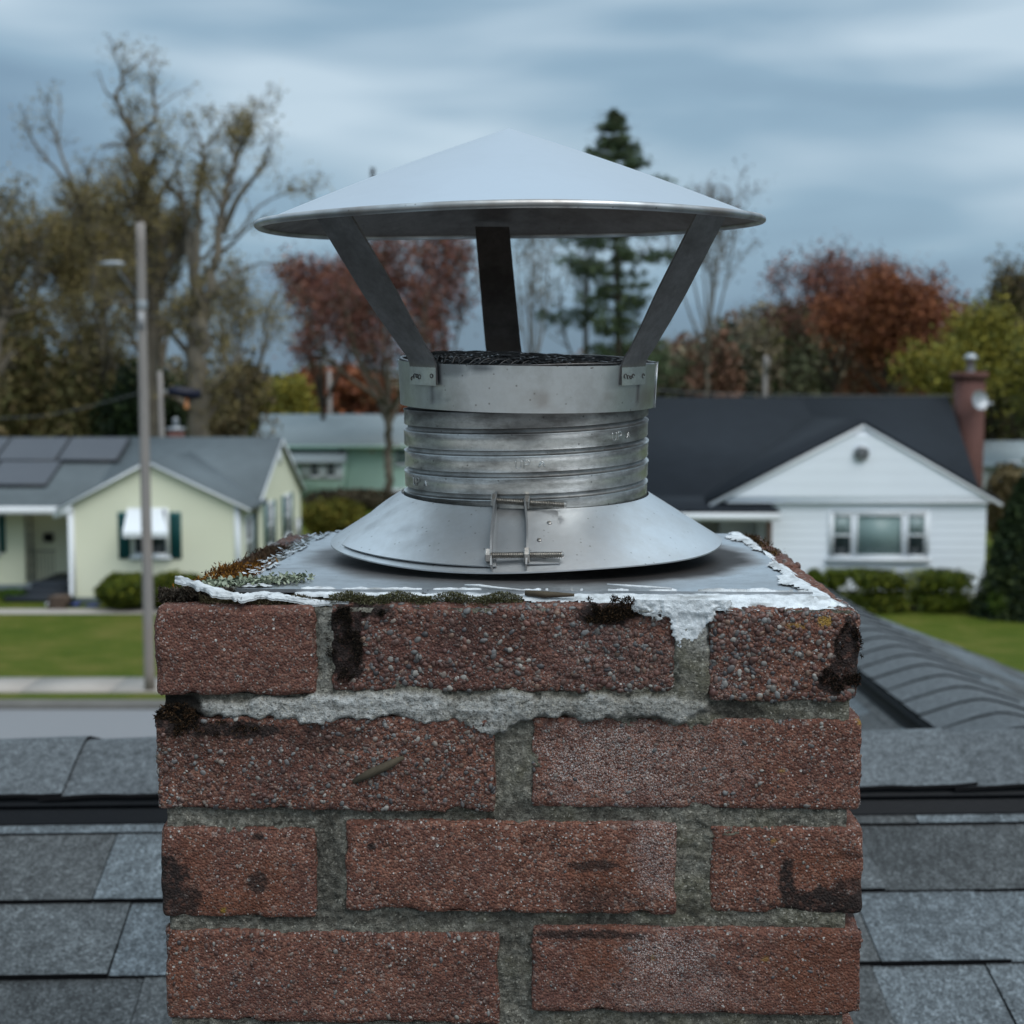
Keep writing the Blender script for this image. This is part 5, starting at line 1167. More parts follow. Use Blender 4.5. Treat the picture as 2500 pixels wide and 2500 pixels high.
def white_house():
    YW = 33.4; xl, xr = xp(1884, YW), xp(2408, YW); x0, x1 = xp(1747, YW - .3), xp(2443, YW - .3); xm = xp(2101, YW); ze, zk = zp(1222, YW), zp(1038, YW - .3)
    h = empty('white_ranch_house', ((xl + xr) / 2, YW + 5, 0), 'white clapboard house with a dark roof and a wide front gable, right of the chimney', 'house')
    YR = 40.5; zr = zp(969, YR); xE = xp(2300, YR); xW = -9.0 if False else xp(1420, YR); zf = zp(1445, YW)
    YE = YW + .9; sl = (zr - ze) / (YR - YE); YB = YR + 5.5
    m = MB(); m.box((xl, YW, zf), (xr, YB - 1, ze)); m.build('wall', MT['white'], h)
    m = MB(); m.prism([(x0 - .05, ze - .02), (x1 + .04, ze - .02), (xm, zk + .0)], YW - .10, YE + 4); m.build('gable_wall', MT['white'], h)
    m = MB(); m.box((xW + .6, YW + 2.1, zf), (xl, YB - 1, ze - .1)); m.build('porch_wall', MT['greywall'], h)
    m = MB(); clap(m, xl, xr, zf, ze - .02, YW, .2, proud=.009); m.build('siding', MT['white'], h)['kind'] = 'stuff'
    sL = (zk - ze) / (xm - x0); sR = (zk - ze) / (x1 - xm)
    m = MB(); zt = zp(1100, YW); clap(m, x0, x1, ze + .10, zk - .25, YW - .103, .28, clip=lambda z: (x0 + (z - ze) / sL + .05, x1 - (z - ze) / sR - .05), proud=.004); m.build('gable_siding', MT['white'], h)['kind'] = 'stuff'
    m = MB(); m.box((x0 + .3, YW - .125, ze - .05), (x1 - .2, YW - .022, ze - .022)); m.build('belt_board', MT['trim'], h)
    m = MB(); m.box((xl + .02, YW + .03, 0), (xr - .02, YB - 1.02, zf - .004)); m.build('foundation', MT['vinyl'], h)
    # roofs
    m = MB(); xe = xr + .55; xq = xE + .1
    roofslab(m, (xW, YE, ze), (xm, YE, ze), (xm, YR, zr), (xW, YR, zr)); roofslab(m, (xm, YE - .4, ze - .4 * sl), (x1 - .1, YE - .4, ze - .4 * sl), (xq, YR, zr), (xm, YR, zr)); roofslab(m, (xW, YR, zr + .001), (xq, YR, zr + .001), (x1, YB, ze), (xW, YB, ze)); m.build('main_roof', MT['darkroof'], h)
    m = MB(); YV = YE + (zk - ze) / sl + .4
    roofslab(m, (x0 - .12, YW - .14, ze + .02), (xm, YW - .14, zk + .10), (xm, YV, zk + .10), (x0 - .12, YE + .3, ze + .02), .08); roofslab(m, (xm + .004, YW - .14, zk + .10), (x1 + .1, YW - .14, ze + .02), (x1 + .1, YE + .5, ze + .02), (xm + .004, YV, zk + .10), .08); m.build('gable_roof', MT['darkroof'], h)
    for a, b in (((x0 - .12, ze - .08), (xm, zk)), ((x1 + .10, ze - .08), (xm, zk))):
        m = MB(); (ax, az), (bx, bz) = a, b; m.prism([(ax, az - .08), (bx, bz - .08), (bx, bz + .012), (ax, az + .012)], YW - .135, YW - .115); m.build('rake_board', MT['trim'], h)
    m = MB(); c = np.array([xp(2099, YW - .1), YW - .13, zp(1106, YW - .1)]); Mq = Matrix.Translation(tuple(c)) @ Matrix.Rotation(R(90), 4, 'X'); r = .185
    m.lathe([(r - .05, .05), (r, .05), (r, -.02), (r - .05, -.02)], 24, M=Mq); v = m.build('gable_vent', MT['galv'], h)
    m = MB(); m.lathe([(0, .0), (r - .045, .0)], 24, M=Mq); m.build('vent_screen', MT['black'], v); m = MB()
    for q in range(5): zz = c[2] - r + .06 + q * (2 * r - .12) / 4; hw = sqrt(max(.001, (r - .05) ** 2 - (zz - c[2]) ** 2)); m.box((c[0] - hw, c[1] - .04, zz - .008), (c[0] + hw, c[1] - .01, zz + .012))
    m.box((c[0] - .012, c[1] - .045, c[2] - r + .04), (c[0] + .012, c[1] - .008, c[2] + r - .04)); m.build('vent_blades', MT['galv'], v)
    # triple window
    zt, zb = zp(1256, YW), zp(1360, YW); X_ = lambda u: xp(u, YW)
    for a, b, g, s in ((2030, 2082, 'glass', True), (2088, 2206, 'glassg', False), (2212, 2262, 'glass', True)):
        w = window(h, X_(a), X_(b), zb, zt + .02, YW, g, sash=s, fr=.055, sill=False, muntin=2 if s else 0)
        if s:
            m = MB(); m.box((X_(a) + .06, YW - .013 - .004, (zb + zt) / 2 + .03), (X_(b) - .06, YW - .0145, zt - .04)); m.build('blind', MT['glassg'], w)
    m = MB(); m.box((X_(2018), YW - .10, zb - .12), (X_(2272), YW, zb - .012)); m.build('window_ledge', MT['trim'], h)
    m = MB()
    for a, b in ((2024, 2029.5), (2263, 2269)): m.box((X_(a), YW - .045, zb - .01), (X_(b), YW, zt + .10))
    m.box((X_(2030), YW - .045, zt + .024), (X_(2262), YW, zt + .10)); m.build('window_casing', MT['trim'], h)
    # porch roof
    Yq = YW - .6; m = MB(); p0, p1 = xp(1500, Yq), xp(1905, Yq); zz = zp(1246, Yq); roofslab(m, (p0, Yq, zz), (p1, Yq, zz), (p1 - .35, YW + 2.0, zz + .36), (p0, YW + 2.0, zz + .36), .06); m.build('porch_roof', MT['darkroof'], h)
    m = MB(); m.box((p0, Yq + .002, zp(1272, Yq)), (p1, Yq + .10, zz - .065)); m.build('porch_fascia', MT['trim'], h)
    m = MB(); m.box((xp(1872, YW), YW - .04, zf), (xp(1885, YW), YW + .1, zp(1275, YW))); m.build('porch_trim', MT['wood'], h)
    m = MB(); xx = xp(1800, YW + 2.08); m.box((xx - .45, YW + 2.03, zf), (xx + .45, YW + 2.09, 2.05)); m.build('porch_door', MT['trim'], h)
    m = MB(); m.box((p0, YW - .5, 0), (xl - .02, YW + 2.1, zf)); m.build('porch_floor', MT['concrete'], h)
    # exterior brick chimney with cap and dish
    Yc = YR - .6; a, b = xp(2336, Yc), xp(2397, Yc); m = MB(); m.box((a + .06, Yc, 0), (b, Yc + .8, zp(925, Yc))); 
    ch = m.build('chimney', MT['redbrick'], h); m = MB(); m.box((a - .03, Yc - .06, zp(925, Yc) + .002), (b + .06, Yc + .86, zp(908, Yc))); m.build('chimney_crown', MT['redbrick'], ch)
    m = MB(); m.lathe([(.12, 0), (.12, .35), (.20, .36), (.20, .42), (.10, .52), (0, .54)], 14, M=Matrix.Translation(((a + b) / 2 + .05, Yc + .4, zp(908, Yc)))); m.build('flue_cap', MT['galv'], ch, smooth=True)
    m = MB(); dc = P(2392, 977, Yc - .35); Mq = Matrix.Translation(tuple(dc)) @ Vector((.42, -1, .25)).to_track_quat('Z', 'Y').to_matrix().to_4x4(); m.lathe([(0, -.05), (.12, -.04), (.22, -.012), (.285, .02)], 24, M=Mq); m.tube([tuple(dc), tuple(dc + np.array([-.1, .3, -.2]))], .025, 6); d = m.build('satellite_dish', MT['galv'], ch, smooth=True)
    m = MB(); m.tube([tuple(dc + np.array([0, -.02, -.26])), tuple(dc + np.array([.16, -.42, -.10]))], .018, 5); m.box(tuple(dc + np.array([.11, -.48, -.14])), tuple(dc + np.array([.21, -.38, -.06]))); m.build('dish_arm', MT['galv'], d)
white_house()

def green_house():
    Y = 68.0; X_ = lambda u, y=Y: xp(u, y); Zv = lambda v, y=Y: zp(v, y)
    h = empty('mint_green_house', (X_(860), Y + 5, 0), 'mint green house with a pale grey roof behind the red maple', 'house')
    ze = Zv(1083); x0, x1 = X_(640), X_(1075)
    m = MB(); m.box((x0, Y, 0), (x1, Y + 8, ze)); m.build('wall', MT['mint'], h)
    m = MB(); clap(m, x0, x1, .3, ze - .05, Y, .2); m.build('siding', MT['mint'], h)['kind'] = 'stuff'
    YR = Y + 5; zr = Zv(1011, YR); m = MB(); roofslab(m, (x0 - .4, Y - .5, ze - .05), (x1 + .3, Y - .5, ze - .05), (x1 - .6, YR, zr), (x0 - .9, YR, zr), .12); roofslab(m, (x0 - .9, YR, zr), (x1 - .6, YR, zr), (x1, Y + 9, ze), (x0, Y + 9, ze), .12); m.build('main_roof', MT['paleroof'], h)
    m = MB(); m.box((x0 - .4, Y - .54, ze - .22), (x1 + .3, Y - .505, ze - .06)); m.build('fascia', MT['mint'], h)
    # lower sun porch in front on the left
    Yp = Y - 1.6; a, b = X_(690, Yp), X_(838, Yp); zq = Zv(1126, Yp); m = MB(); m.box((a, Yp, 0), (b, Y - .01, zq)); m.build('porch_wall', MT['mint'], h)
    m = MB(); roofslab(m, (a - 1.6, Yp - .35, zq), (b + .15, Yp - .35, zq), (b - .2, Y + 3.2, Zv(1068, Y + 2)), (a - 1.2, Y + 3.2, Zv(1068, Y + 2)), .10); m.build('porch_roof', MT['paleroof'], h)
    m = MB(); m.box((X_(735, Yp), Yp - .03, Zv(1172, Yp)), (b + .01, Yp, zq - .02)); m.build('porch_trim', MT['trim'], h)
    for q0, q1 in ((757, 782), (797, 822)): window(h, X_(q0, Yp), X_(q1, Yp), Zv(1163, Yp), Zv(1130, Yp), Yp - .032, 'glass', fr=.05)
    m = MB(); m.box((a - .9, Yp + .3, 0), (a - .01, Y, zq - .05)); m.build('side_wall', MT['mint'], h)
    m = MB(); m.box((X_(832), Y - .25, Zv(1110)), (X_(842), Y - .01, Zv(1092))); m.build('wall_lamp', MT['black'], h)
    window(h, X_(965), X_(1000), Zv(1135), Zv(1092), Y, 'glassg')
    m = MB(); m.box((X_(950), Y - 1.1, 0), (X_(1010), Y - .01, Zv(1192))); m.build('porch_steps', MT['trim'], h)
green_house()
def simple_house(name, label, u0, u1, Y, vtop, veave, roof, wall):
    X_ = lambda u, y=Y: xp(u, y); h = empty(name, (X_((u0 + u1) / 2), Y + 3, 0), label, 'house')
    ze, zr = zp(veave, Y), zp(vtop, Y + 4); x0, x1 = X_(u0), X_(u1)
    m = MB(); m.box((x0 + .3, Y, 0), (x1 - .3, Y + 8, ze)); m.prism([(Y, ze), (Y + 8, ze), (Y + 4, zr - .1)], x0 + .3, x1 - .3, 'x'); m.build('wall', wall, h)
    m = MB(); roofslab(m, (x0, Y - .5, ze - .1), (x1, Y - .5, ze - .1), (x1, Y + 4, zr), (x0, Y + 4, zr)); roofslab(m, (x0, Y + 4, zr), (x1, Y + 4, zr), (x1, Y + 8.5, ze - .1), (x0, Y + 8.5, ze - .1)); m.build('roof', roof, h)
    window(h, x0 + (x1 - x0) * .2, x0 + (x1 - x0) * .3, .9, 2.0, Y); window(h, x0 + (x1 - x0) * .65, x0 + (x1 - x0) * .75, .9, 2.0, Y)
simple_house('grey_roofed_house', 'low house with a pale grey roof at the right edge, beyond the satellite dish', 2390, 2700, 62, 1076, 1130, MT['paleroof'], MT['vinyl'])

# ================================================================== street pole, wires, small yard things
def pole():
    b = G(366, 1688); x, y = b[0], b[1]; top = P(343, 541, y)
    h = empty('utility_pole', (x, y, 0), 'tall bare grey wooden utility pole on the grass verge', 'utility pole')
    m = MB(); n = 24; t = np.linspace(0, 1, n); w = fbm(np.stack([t * 3, t * 0, t * 0], -1), 3, 2) * .02
    m.tube(np.stack([x + (top[0] - x) * t + w, y + 0 * t, top[2] * t - .02], -1), .094 - .018 * t, 12); m.build('pole_shaft', MT['pole'], h, smooth=True)
    m = MB(); zb = zp(755, y); xx = x + (top[0] - x) * zb / top[2]; m.lathe([(.083, 0), (.086, .01), (.086, .13), (.083, .14)], 16, M=Matrix.Translation((xx, y, zb))); m.build('pole_band', MT['galv'], h)
    m = MB(); m.box((xx - .05, y - .10, zb - .32), (xx + .05, y - .075, zb - .05)); m.build('number_plate', MT['solarrail'], h)
    l0 = P(238, 643, y - .25); xa = x + (top[0] - x) * (l0[2] - .5) / top[2]; m = MB(); m.tube([(xa - .05, y, l0[2] - .55), (xa - .35, y - .1, l0[2] - .1), (l0[0] + .45, y - .25, l0[2]), (l0[0], y - .25, l0[2])], [.016, .016, .016, .02], 6); m.build('lamp_arm', MT['galv'], h, smooth=True)
    m = MB(); c0 = P(300, 643, y - .25); c1 = P(238, 640, y - .25); tt = np.linspace(0, 1, 9); m.tube(np.stack([c0[0] + (c1[0] - c0[0]) * tt, 0 * tt + y - .25, c0[2] + 0 * tt], -1), .010 + .032 * np.sin(np.clip(tt * 1.1 + .1, 0, 1) * pi) ** .6, 8); m.build('lamp_head', MT['galv'], h, smooth=True)
    def wire(nm, pts, label, r=.006):
        C = np.array([P(*p) for p in pts]); s = np.linspace(0, 1, len(pts)); ss = np.linspace(0, 1, 30); C = np.stack([np.interp(ss, s, C[:, k]) for k in range(3)], -1); C[:, 2] -= .5 * .25 * np.sin(ss * pi)
        m = MB(); m.tube(C, r, 4); tag(m.build(nm, MT['cable']), label, 'cable')
    wire('overhead_cable', [(345, 765, y), (-200, 830, 38)], 'thin overhead cable running left from the upper part of the pole')
    wire('overhead_cable', [(345, 765, y), (900, 860, 46)], 'thin overhead cable running right from the pole behind the rain cap', .006)
    wire('overhead_cable', [(345, 958, y - .1), (100, 1000, 26), (-200, 1020, 30)], 'pale lower cable sagging left from the middle of the pole', .007)
    wire('overhead_cable', [(1580, 950, 48), (1800, 954, 50), (2330, 966, 52)], 'faint level cable above the dark roof on the right', .02)
pole()
def fixture():
    Y = 45.0; h = empty('pole_top_fixture', (xp(402, Y), Y, 0), 'pale post with a dark blue box fixture and amber lamp above the yellow house', 'street fixture')
    m = MB(); m.tube([(xp(402, Y), Y, 0), (xp(398, Y), Y, zp(905, Y))], [.10, .08], 8); m.build('post', MT['pole'], h, smooth=True)
    m = MB(); x0, x1 = xp(420, Y), xp(495, Y); z0, z1 = zp(970, Y), zp(945, Y); m.prism([(x0, z0 + .12), (x0 + .1, z0 + .04), (x1 - .1, z0 - .06), (x1, z0), (x1 - .02, z1 - .1), (x0 + .2, z1 + .04), (x0 + .02, z1)], Y - .3, Y + .3); m.build('box_housing', plain('navy_housing', (.006, .008, .022), .5), h)
    m = MB(); m.tube([(xp(400, Y), Y, zp(955, Y)), (x0 + .1, Y, (z0 + z1) / 2)], .04, 5); m.build('bracket', MT['galv'], h)
    m = MB(); c = P(456, 990, Y); m.lathe([(0, -.11), (.06, -.08), (.075, 0), (.05, .1), (.03, .2), (0, .28)], 10, M=Matrix.Translation(tuple(c))); m.build('amber_lamp', MT['amber'], h, smooth=True)
fixture()
def small_pole(u, vt, vb, Y, label, nm='utility_pole', box=None):
    h = empty(nm, (xp(u, Y), Y, 0), label, 'utility pole'); m = MB(); m.tube([(xp(u, Y), Y, 0), (xp(u, Y), Y, zp(vt, Y))], [.16, .12], 8); m.build('pole_shaft', MT['pole'], h, smooth=True)
    if box: m = MB(); c = P(*box, Y - .2); m.lathe([(0, -.4), (.14, -.38), (.15, .3), (0, .4)], 10, M=Matrix.Translation(tuple(c))); m.build('transformer', MT['pole'], h, smooth=True)
small_pole(1864, 868, 970, 75, 'far pale utility pole with a grey transformer, behind the dark roof ridge', box=(1873, 890))
small_pole(808, 905, 1010, 80, 'slim pale pole among the yellow bushes behind the green house')
def yard():
    m = MB(); Y = 32.6; b = P(195, 1490, Y)
    def bin_(u0, u1, v0, v1, label, Y):
        h = tag(bpy.data.objects.new('plastic_tub', None), label, 'tub', 'blue tubs by the yellow house'); COL.objects.link(h); x0, x1 = xp(u0, Y), xp(u1, Y); z = zp(v0, Y); h.location = ((x0 + x1) / 2, Y, 0)
        m = MB(); m.prism([(x0 + .02, .01), (x1 - .02, .01), (x1, z), (x0, z)], Y - .15, Y + .15); m.build('tub_body', MT['blue'], h); m = MB(); m.box((x0 - .015, Y - .17, z + .001), (x1 + .015, Y + .17, z + .03)); m.build('tub_lid', MT['blue'], h)
    bin_(172, 188, 1476, 1494, 'small blue tub beside the white downspout', 32.55); bin_(206, 234, 1480, 1496, 'wider blue tub against the grey foundation', 32.6)
    h = empty('plank_planter', (xp(142, 32.3), 32.3, 0), 'weathered brown plank planter box in front of the dark porch steps', 'planter')
    x0, x1 = xp(121, 32.3), xp(162, 32.3); z = zp(1452, 32.3)
    for i in range(4):
        m = MB(); m.box((x0, 32.0, .01 + z * i / 4), (x1, 32.04, z * (i + .92) / 4)); m.build('plank', MT['wood'], h)
    m = MB(); m.box((x0 + .01, 32.045, .01), (x1 - .01, 32.5, z - .01)); m.build('planter_box', MT['wood'], h)
yard()
# ================================================================== vegetation
def leaf_mesh(mb, pos, size, cols, rng, aspect=.6, nrm=None, var=.3, spread=1.0):
    k = len(pos)
    if not k: return
    d = rng.normal(size=(k, 3)) * spread
    if nrm is not None: d += nrm
    d /= np.linalg.norm(d, axis=1)[:, None]; t = np.cross(d, rng.normal(size=(k, 3))); t /= np.linalg.norm(t, axis=1)[:, None]; b = np.cross(d, t)
    s = (np.full(k, size) if np.isscalar(size) else size) * rng.uniform(.6, 1.35, k)
    v = np.stack([pos - t * s[:, None], pos + b * (s * aspect)[:, None] - t * (.1 * s)[:, None], pos + t * s[:, None], pos - b * (s * aspect)[:, None] + t * (.1 * s)[:, None]], 1).reshape(-1, 3)
    cols = np.array(cols); ci = np.clip((fbm(pos * .9, int(rng.integers(0, 99)), 2) * .5 + .5 + rng.normal(size=k) * .18) * len(cols), 0, len(cols) - 1).astype(int)
    c = cols[ci] * rng.uniform(1 - var, 1 + var, (k, 1))
    mb.add(v, (np.arange(k) * 4)[:, None] + np.array([[0, 1, 2, 3]]), np.repeat(c, 4, 0))
def rot_dir(d, ang, rng):
    d = d / np.linalg.norm(d); a = np.cross(d, rng.normal(size=3)); a /= np.linalg.norm(a); return d * cos(ang) + a * sin(ang)
class Tree:
    def __init__(s, seed, maxl=4, dens=(2.2, 2.6, 3.4, 4), ratio=(.30, .46, .45, .45), ang=(.75, .8, .8, .8), up=.25, rmin=.010, curl=.25, minlen=.18):
        s.rng = np.random.default_rng(seed); s.big = MB(); s.small = MB(); s.tips = []; s.maxl = maxl; s.dens = dens; s.ratio = ratio; s.ang = ang; s.up = up; s.rmin = rmin; s.curl = curl; s.minlen = minlen
    def limb(s, pts, r0, r1, lvl, sub=True):
        pts = np.asarray(pts, float); n = max(6, len(pts) * 4) if lvl == 0 else len(pts)
        if lvl == 0 and len(pts) > 2:
            t = np.linspace(0, len(pts) - 1, n); pts = np.stack([np.interp(t, range(len(pts)), pts[:, k]) for k in range(3)], -1)
            for _ in range(2): pts[1:-1] = (pts[:-2] + 2 * pts[1:-1] + pts[2:]) / 4
            pts[1:-1] += s.rng.normal(size=(n - 2, 3)) * r0 * .25
        rad = r0 + (r1 - r0) * np.linspace(0, 1, len(pts)) ** .8
        (s.big if lvl <= 1 else s.small).tube(pts, np.maximum(rad, s.rmin), (7, 5, 3, 3, 3)[min(lvl, 4)], cap=False)
        if lvl >= s.maxl or not sub: s.tips.append(pts[-1]); s.tips.append(pts[len(pts) // 2]); return
        seg = np.linalg.norm(np.diff(pts, axis=0), axis=1); L = seg.sum(); cum = np.r_[0, np.cumsum(seg)] / L
        cnt = int(L * s.dens[lvl] + s.rng.random()); start = .35 if lvl == 0 else .15
        for q in range(cnt):
            t = start + (1 - start) * s.rng.random() ** .8; i = min(np.searchsorted(cum, t), len(pts) - 1); i = max(i, 1); p = pts[i - 1] + (pts[i] - pts[i - 1]) * ((t - cum[i - 1]) / max(1e-6, cum[i] - cum[i - 1]))
            d = rot_dir(pts[i] - pts[i - 1], s.ang[lvl] * s.rng.uniform(.6, 1.3), s.rng); d[2] += s.up; d /= np.linalg.norm(d)
            ln = L * s.ratio[lvl] * s.rng.uniform(.45, 1.15) * (1.1 - .55 * t)
            if ln < s.minlen: continue
            k = 5 if lvl < 2 else 3; u = np.linspace(0, 1, k)[:, None]; bend = s.rng.normal(size=3) * s.curl * ln; bend[2] += s.up * ln * .5
            path = p + d * ln * u + bend * u * u + s.rng.normal(size=(k, 3)) * ln * .025 * u
            rr = np.interp(t, cum, rad) * s.rng.uniform(.42, .62); s.limb(path, rr, max(s.rmin * .7, rr * .35), lvl + 1)
        s.tips.append(pts[-1])
    def finish(s, name, label, cat, base, bark='bark', leaves=0, lsize=.08, cols=None, scatter=.25, leafmat='leaf', group=None, gate=-1.0, gsc=.35, aspect=.6):
        h = empty(name, tuple(base), label, cat, group)
        if s.big.n: s.big.build('trunk', MT[bark], h, smooth=True)
        if s.small.n: s.small.build('branches', MT[bark], h)['kind'] = 'stuff'
        if leaves and len(s.tips):
            T = np.array(s.tips); p = T[s.rng.integers(0, len(T), leaves)] + s.rng.normal(size=(leaves, 3)) * scatter
            if gate > -1: p = p[fbm(p * gsc, 5, 2) > gate]
            m = MB(); leaf_mesh(m, p, lsize, cols, s.rng, aspect); m.build('crown', MT[leafmat], h, attr=True)
        return h
OLIVEB = [(.11, .088, .04), (.14, .108, .045), (.085, .078, .036), (.16, .12, .055), (.075, .062, .033)]
UNDER = [(.16, .13, .055), (.20, .155, .062), (.13, .115, .045), (.10, .095, .035), (.17, .125, .06)]
OLIVEY = [(.17, .135, .055), (.21, .165, .065), (.135, .115, .05), (.23, .18, .075), (.12, .10, .05)]
BUDS = [(.11, .08, .035), (.085, .065, .03), (.13, .10, .045)]
REDS = [(.15, .058, .045), (.19, .078, .055), (.115, .046, .040), (.21, .10, .068), (.14, .072, .058)]
RUSTS = [(.22, .075, .034), (.18, .062, .032), (.26, .095, .04), (.14, .052, .028)]
YELL = [(.20, .175, .022), (.15, .145, .026), (.23, .195, .03), (.11, .115, .028)]
DGREEN = [(.018, .032, .012), (.028, .045, .014), (.012, .022, .010), (.04, .055, .016)]
PINE = [(.050, .082, .042), (.072, .106, .050), (.09, .12, .058), (.034, .058, .032)]
def path_px(pts, Y, rng, k=.5694, wob=.5):
    o = 0; out = []
    for i, (u, v) in enumerate(pts):
        o += rng.normal() * wob * (i > 0); out.append(P(u * k, v * k, Y + o))
    return out
def tree_from_px(seed, Y, limbs, base_v=None, **kw):
    t = Tree(seed, **kw)
    for i, (pts, r0, r1) in enumerate(limbs):
        p = path_px(pts, Y, t.rng, wob=.35 if i else .1)
        if i == 0 and p[0][2] > .2: p = [np.array([p[0][0], p[0][1], -.05])] + p
        t.limb(p, r0, r1, 0)
    return t
def left_trees():
    t = tree_from_px(3, 48, [
        ([(650, 1500), (640, 1100), (615, 850), (600, 720), (575, 590)], .34, .13),
        ([(575, 590), (530, 500), (490, 425), (518, 380), (525, 330), (500, 250), (470, 160)], .12, .015), ([(575, 590), (635, 540), (680, 510), (655, 430), (645, 330), (660, 240)], .11, .015),
        ([(640, 1000), (560, 850), (470, 790), (420, 690)], .10, .02), ([(605, 740), (690, 650), (760, 610)], .09, .02), ([(620, 900), (720, 800), (770, 690)], .09, .02), ([(490, 425), (450, 390), (420, 300)], .05, .015), ([(525, 320), (600, 260), (620, 230)], .04, .012), ([(665, 470), (760, 400), (830, 370)], .03, .012)],
        maxl=3, dens=(3.4, 4.2, 5.0), ratio=(.17, .5, .5, .45), up=.22, rmin=.011)
    t.finish('bare_tree', 'tallest bare tree behind the utility pole, with a forked leaning top', 'tree', G(366, 1370), 'bark', 16000, .05, OLIVEY, .20, gate=-.12, gsc=.9)
    t = tree_from_px(5, 47, [
        ([(858, 1900), (858, 1600), (852, 1400), (848, 1280)], .40, .30),
        ([(850, 1300), (820, 1100), (790, 900), (740, 800), (680, 750)], .20, .03), ([(850, 1300), (840, 1100), (845, 900), (868, 720), (870, 640), (830, 520)], .18, .02), ([(870, 1400), (905, 1230), (932, 1080), (965, 850), (985, 760), (1050, 640), (1100, 450)], .24, .02),
        ([(955, 1000), (1020, 840), (1090, 760), (1150, 670), (1165, 560)], .13, .02), ([(860, 1120), (940, 1030), (1000, 1020), (1130, 860), (1250, 820), (1350, 800)], .07, .012), ([(940, 1220), (1020, 1160), (1110, 1130), (1210, 1120)], .08, .015), ([(870, 640), (940, 560), (985, 470)], .05, .012), ([(800, 930), (770, 780), (740, 640)], .09, .02), ([(1010, 730), (1000, 600), (1020, 500)], .06, .012), ([(925, 1110), (1060, 980), (1180, 900)], .08, .015)],
        maxl=3, dens=(3.4, 4.2, 5.0), ratio=(.17, .5, .5, .45), up=.22, rmin=.011)
    t.finish('bare_tree', 'broad bare tree with a twin trunk, right of the utility pole', 'tree', G(490, 1370), 'bark', 11000, .05, OLIVEY, .20, gate=-.15, gsc=.9)
    t = tree_from_px(8, 52, [
        ([(440, 1800), (440, 1400), (415, 1150), (360, 930), (335, 840)], .26, .12), ([(335, 840), (270, 680), (225, 540), (190, 430)], .09, .012), ([(345, 860), (200, 680), (120, 570), (110, 480)], .08, .012), ([(360, 930), (380, 780), (400, 660)], .08, .015), ([(400, 1100), (300, 950), (200, 880)], .08, .012), ([(420, 1200), (480, 1000), (520, 850)], .08, .012), ([(250, 620), (260, 500), (255, 410)], .03, .012)],
        maxl=3, dens=(3.2, 4.2, 5.0), ratio=(.18, .5, .5, .45), up=.3, rmin=.011)
    t.finish('bare_tree', 'thin bare tree with feathery twigs leaning left, left of the tallest tree', 'tree', G(250, 1330), 'bark', 14000, .05, OLIVEY, .22, gate=-.2, gsc=.8)
    t = tree_from_px(12, 46, [
        ([(-60, 1800), (0, 1420), (40, 1280), (70, 1180), (110, 1080)], .26, .07), ([(110, 1080), (150, 950), (130, 800)], .06, .012), ([(60, 1200), (20, 1000), (10, 850)], .08, .012), ([(20, 1350), (-40, 1100), (-90, 800)], .10, .015), ([(90, 1130), (200, 1000), (260, 900)], .06, .012)],
        maxl=3, dens=(3.0, 4.0, 5.0), ratio=(.2, .5, .5, .45), up=.25, rmin=.011)
    t.finish('bare_tree', 'bare tree at the left edge with a dark slanting trunk', 'tree', G(-20, 1380), 'bark', 5500, .062, OLIVEB, .15, gate=-.2, gsc=.8)
def auto_tree(name, label, u, Y, vtop, vfork, spread, seed, bark='bark', r=.22, leaves=3000, lsize=.1, cols=OLIVEB, nl=5, scatter=.3, gate=-1., maxl=3, dens=(2.2, 3.0, 3.6), cat='tree', up=.3, lean=0., gsc=.6, rmin=.012, lower=.0, aspect=.6):
    t = Tree(seed, maxl=maxl, dens=dens, up=up, rmin=rmin); rng = t.rng; b = np.array([xp(u, Y), Y, 0.]); zf, zt = zp(vfork, Y), zp(vtop, Y); H = zt - zf; W_ = spread / F * Y
    p = np.array([[b[0] + lean * q, Y + .1 * rng.normal(), -.05 + (zf + .05) * q] for q in np.linspace(0, 1, 5)]); t.limb(p, r, r * .8, 0, sub=lower > 0)
    top = p[-1]
    for k in range(nl):
        a = 2 * pi * k / nl + rng.uniform(-.4, .4); f = rng.uniform(.15, 1.0) if k else 0; hx = W_ * .5 * f
        e = top + np.array([cos(a) * hx, sin(a) * hx, H * (1 - .35 * f * f) * rng.uniform(.85, 1.)]); mid = top + (e - top) * .5 + np.array([cos(a) * hx * .22, sin(a) * hx * .22, -.06 * H]) + rng.normal(size=3) * .15
        st = top - np.array([0, 0, rng.uniform(0, .25) * zf * (k > 0)]); t.limb([st, mid, e], r * .6, .02, 0)
    return t.finish(name, label, cat, b, bark, leaves, lsize, cols, scatter, gate=gate, gsc=gsc, aspect=aspect)
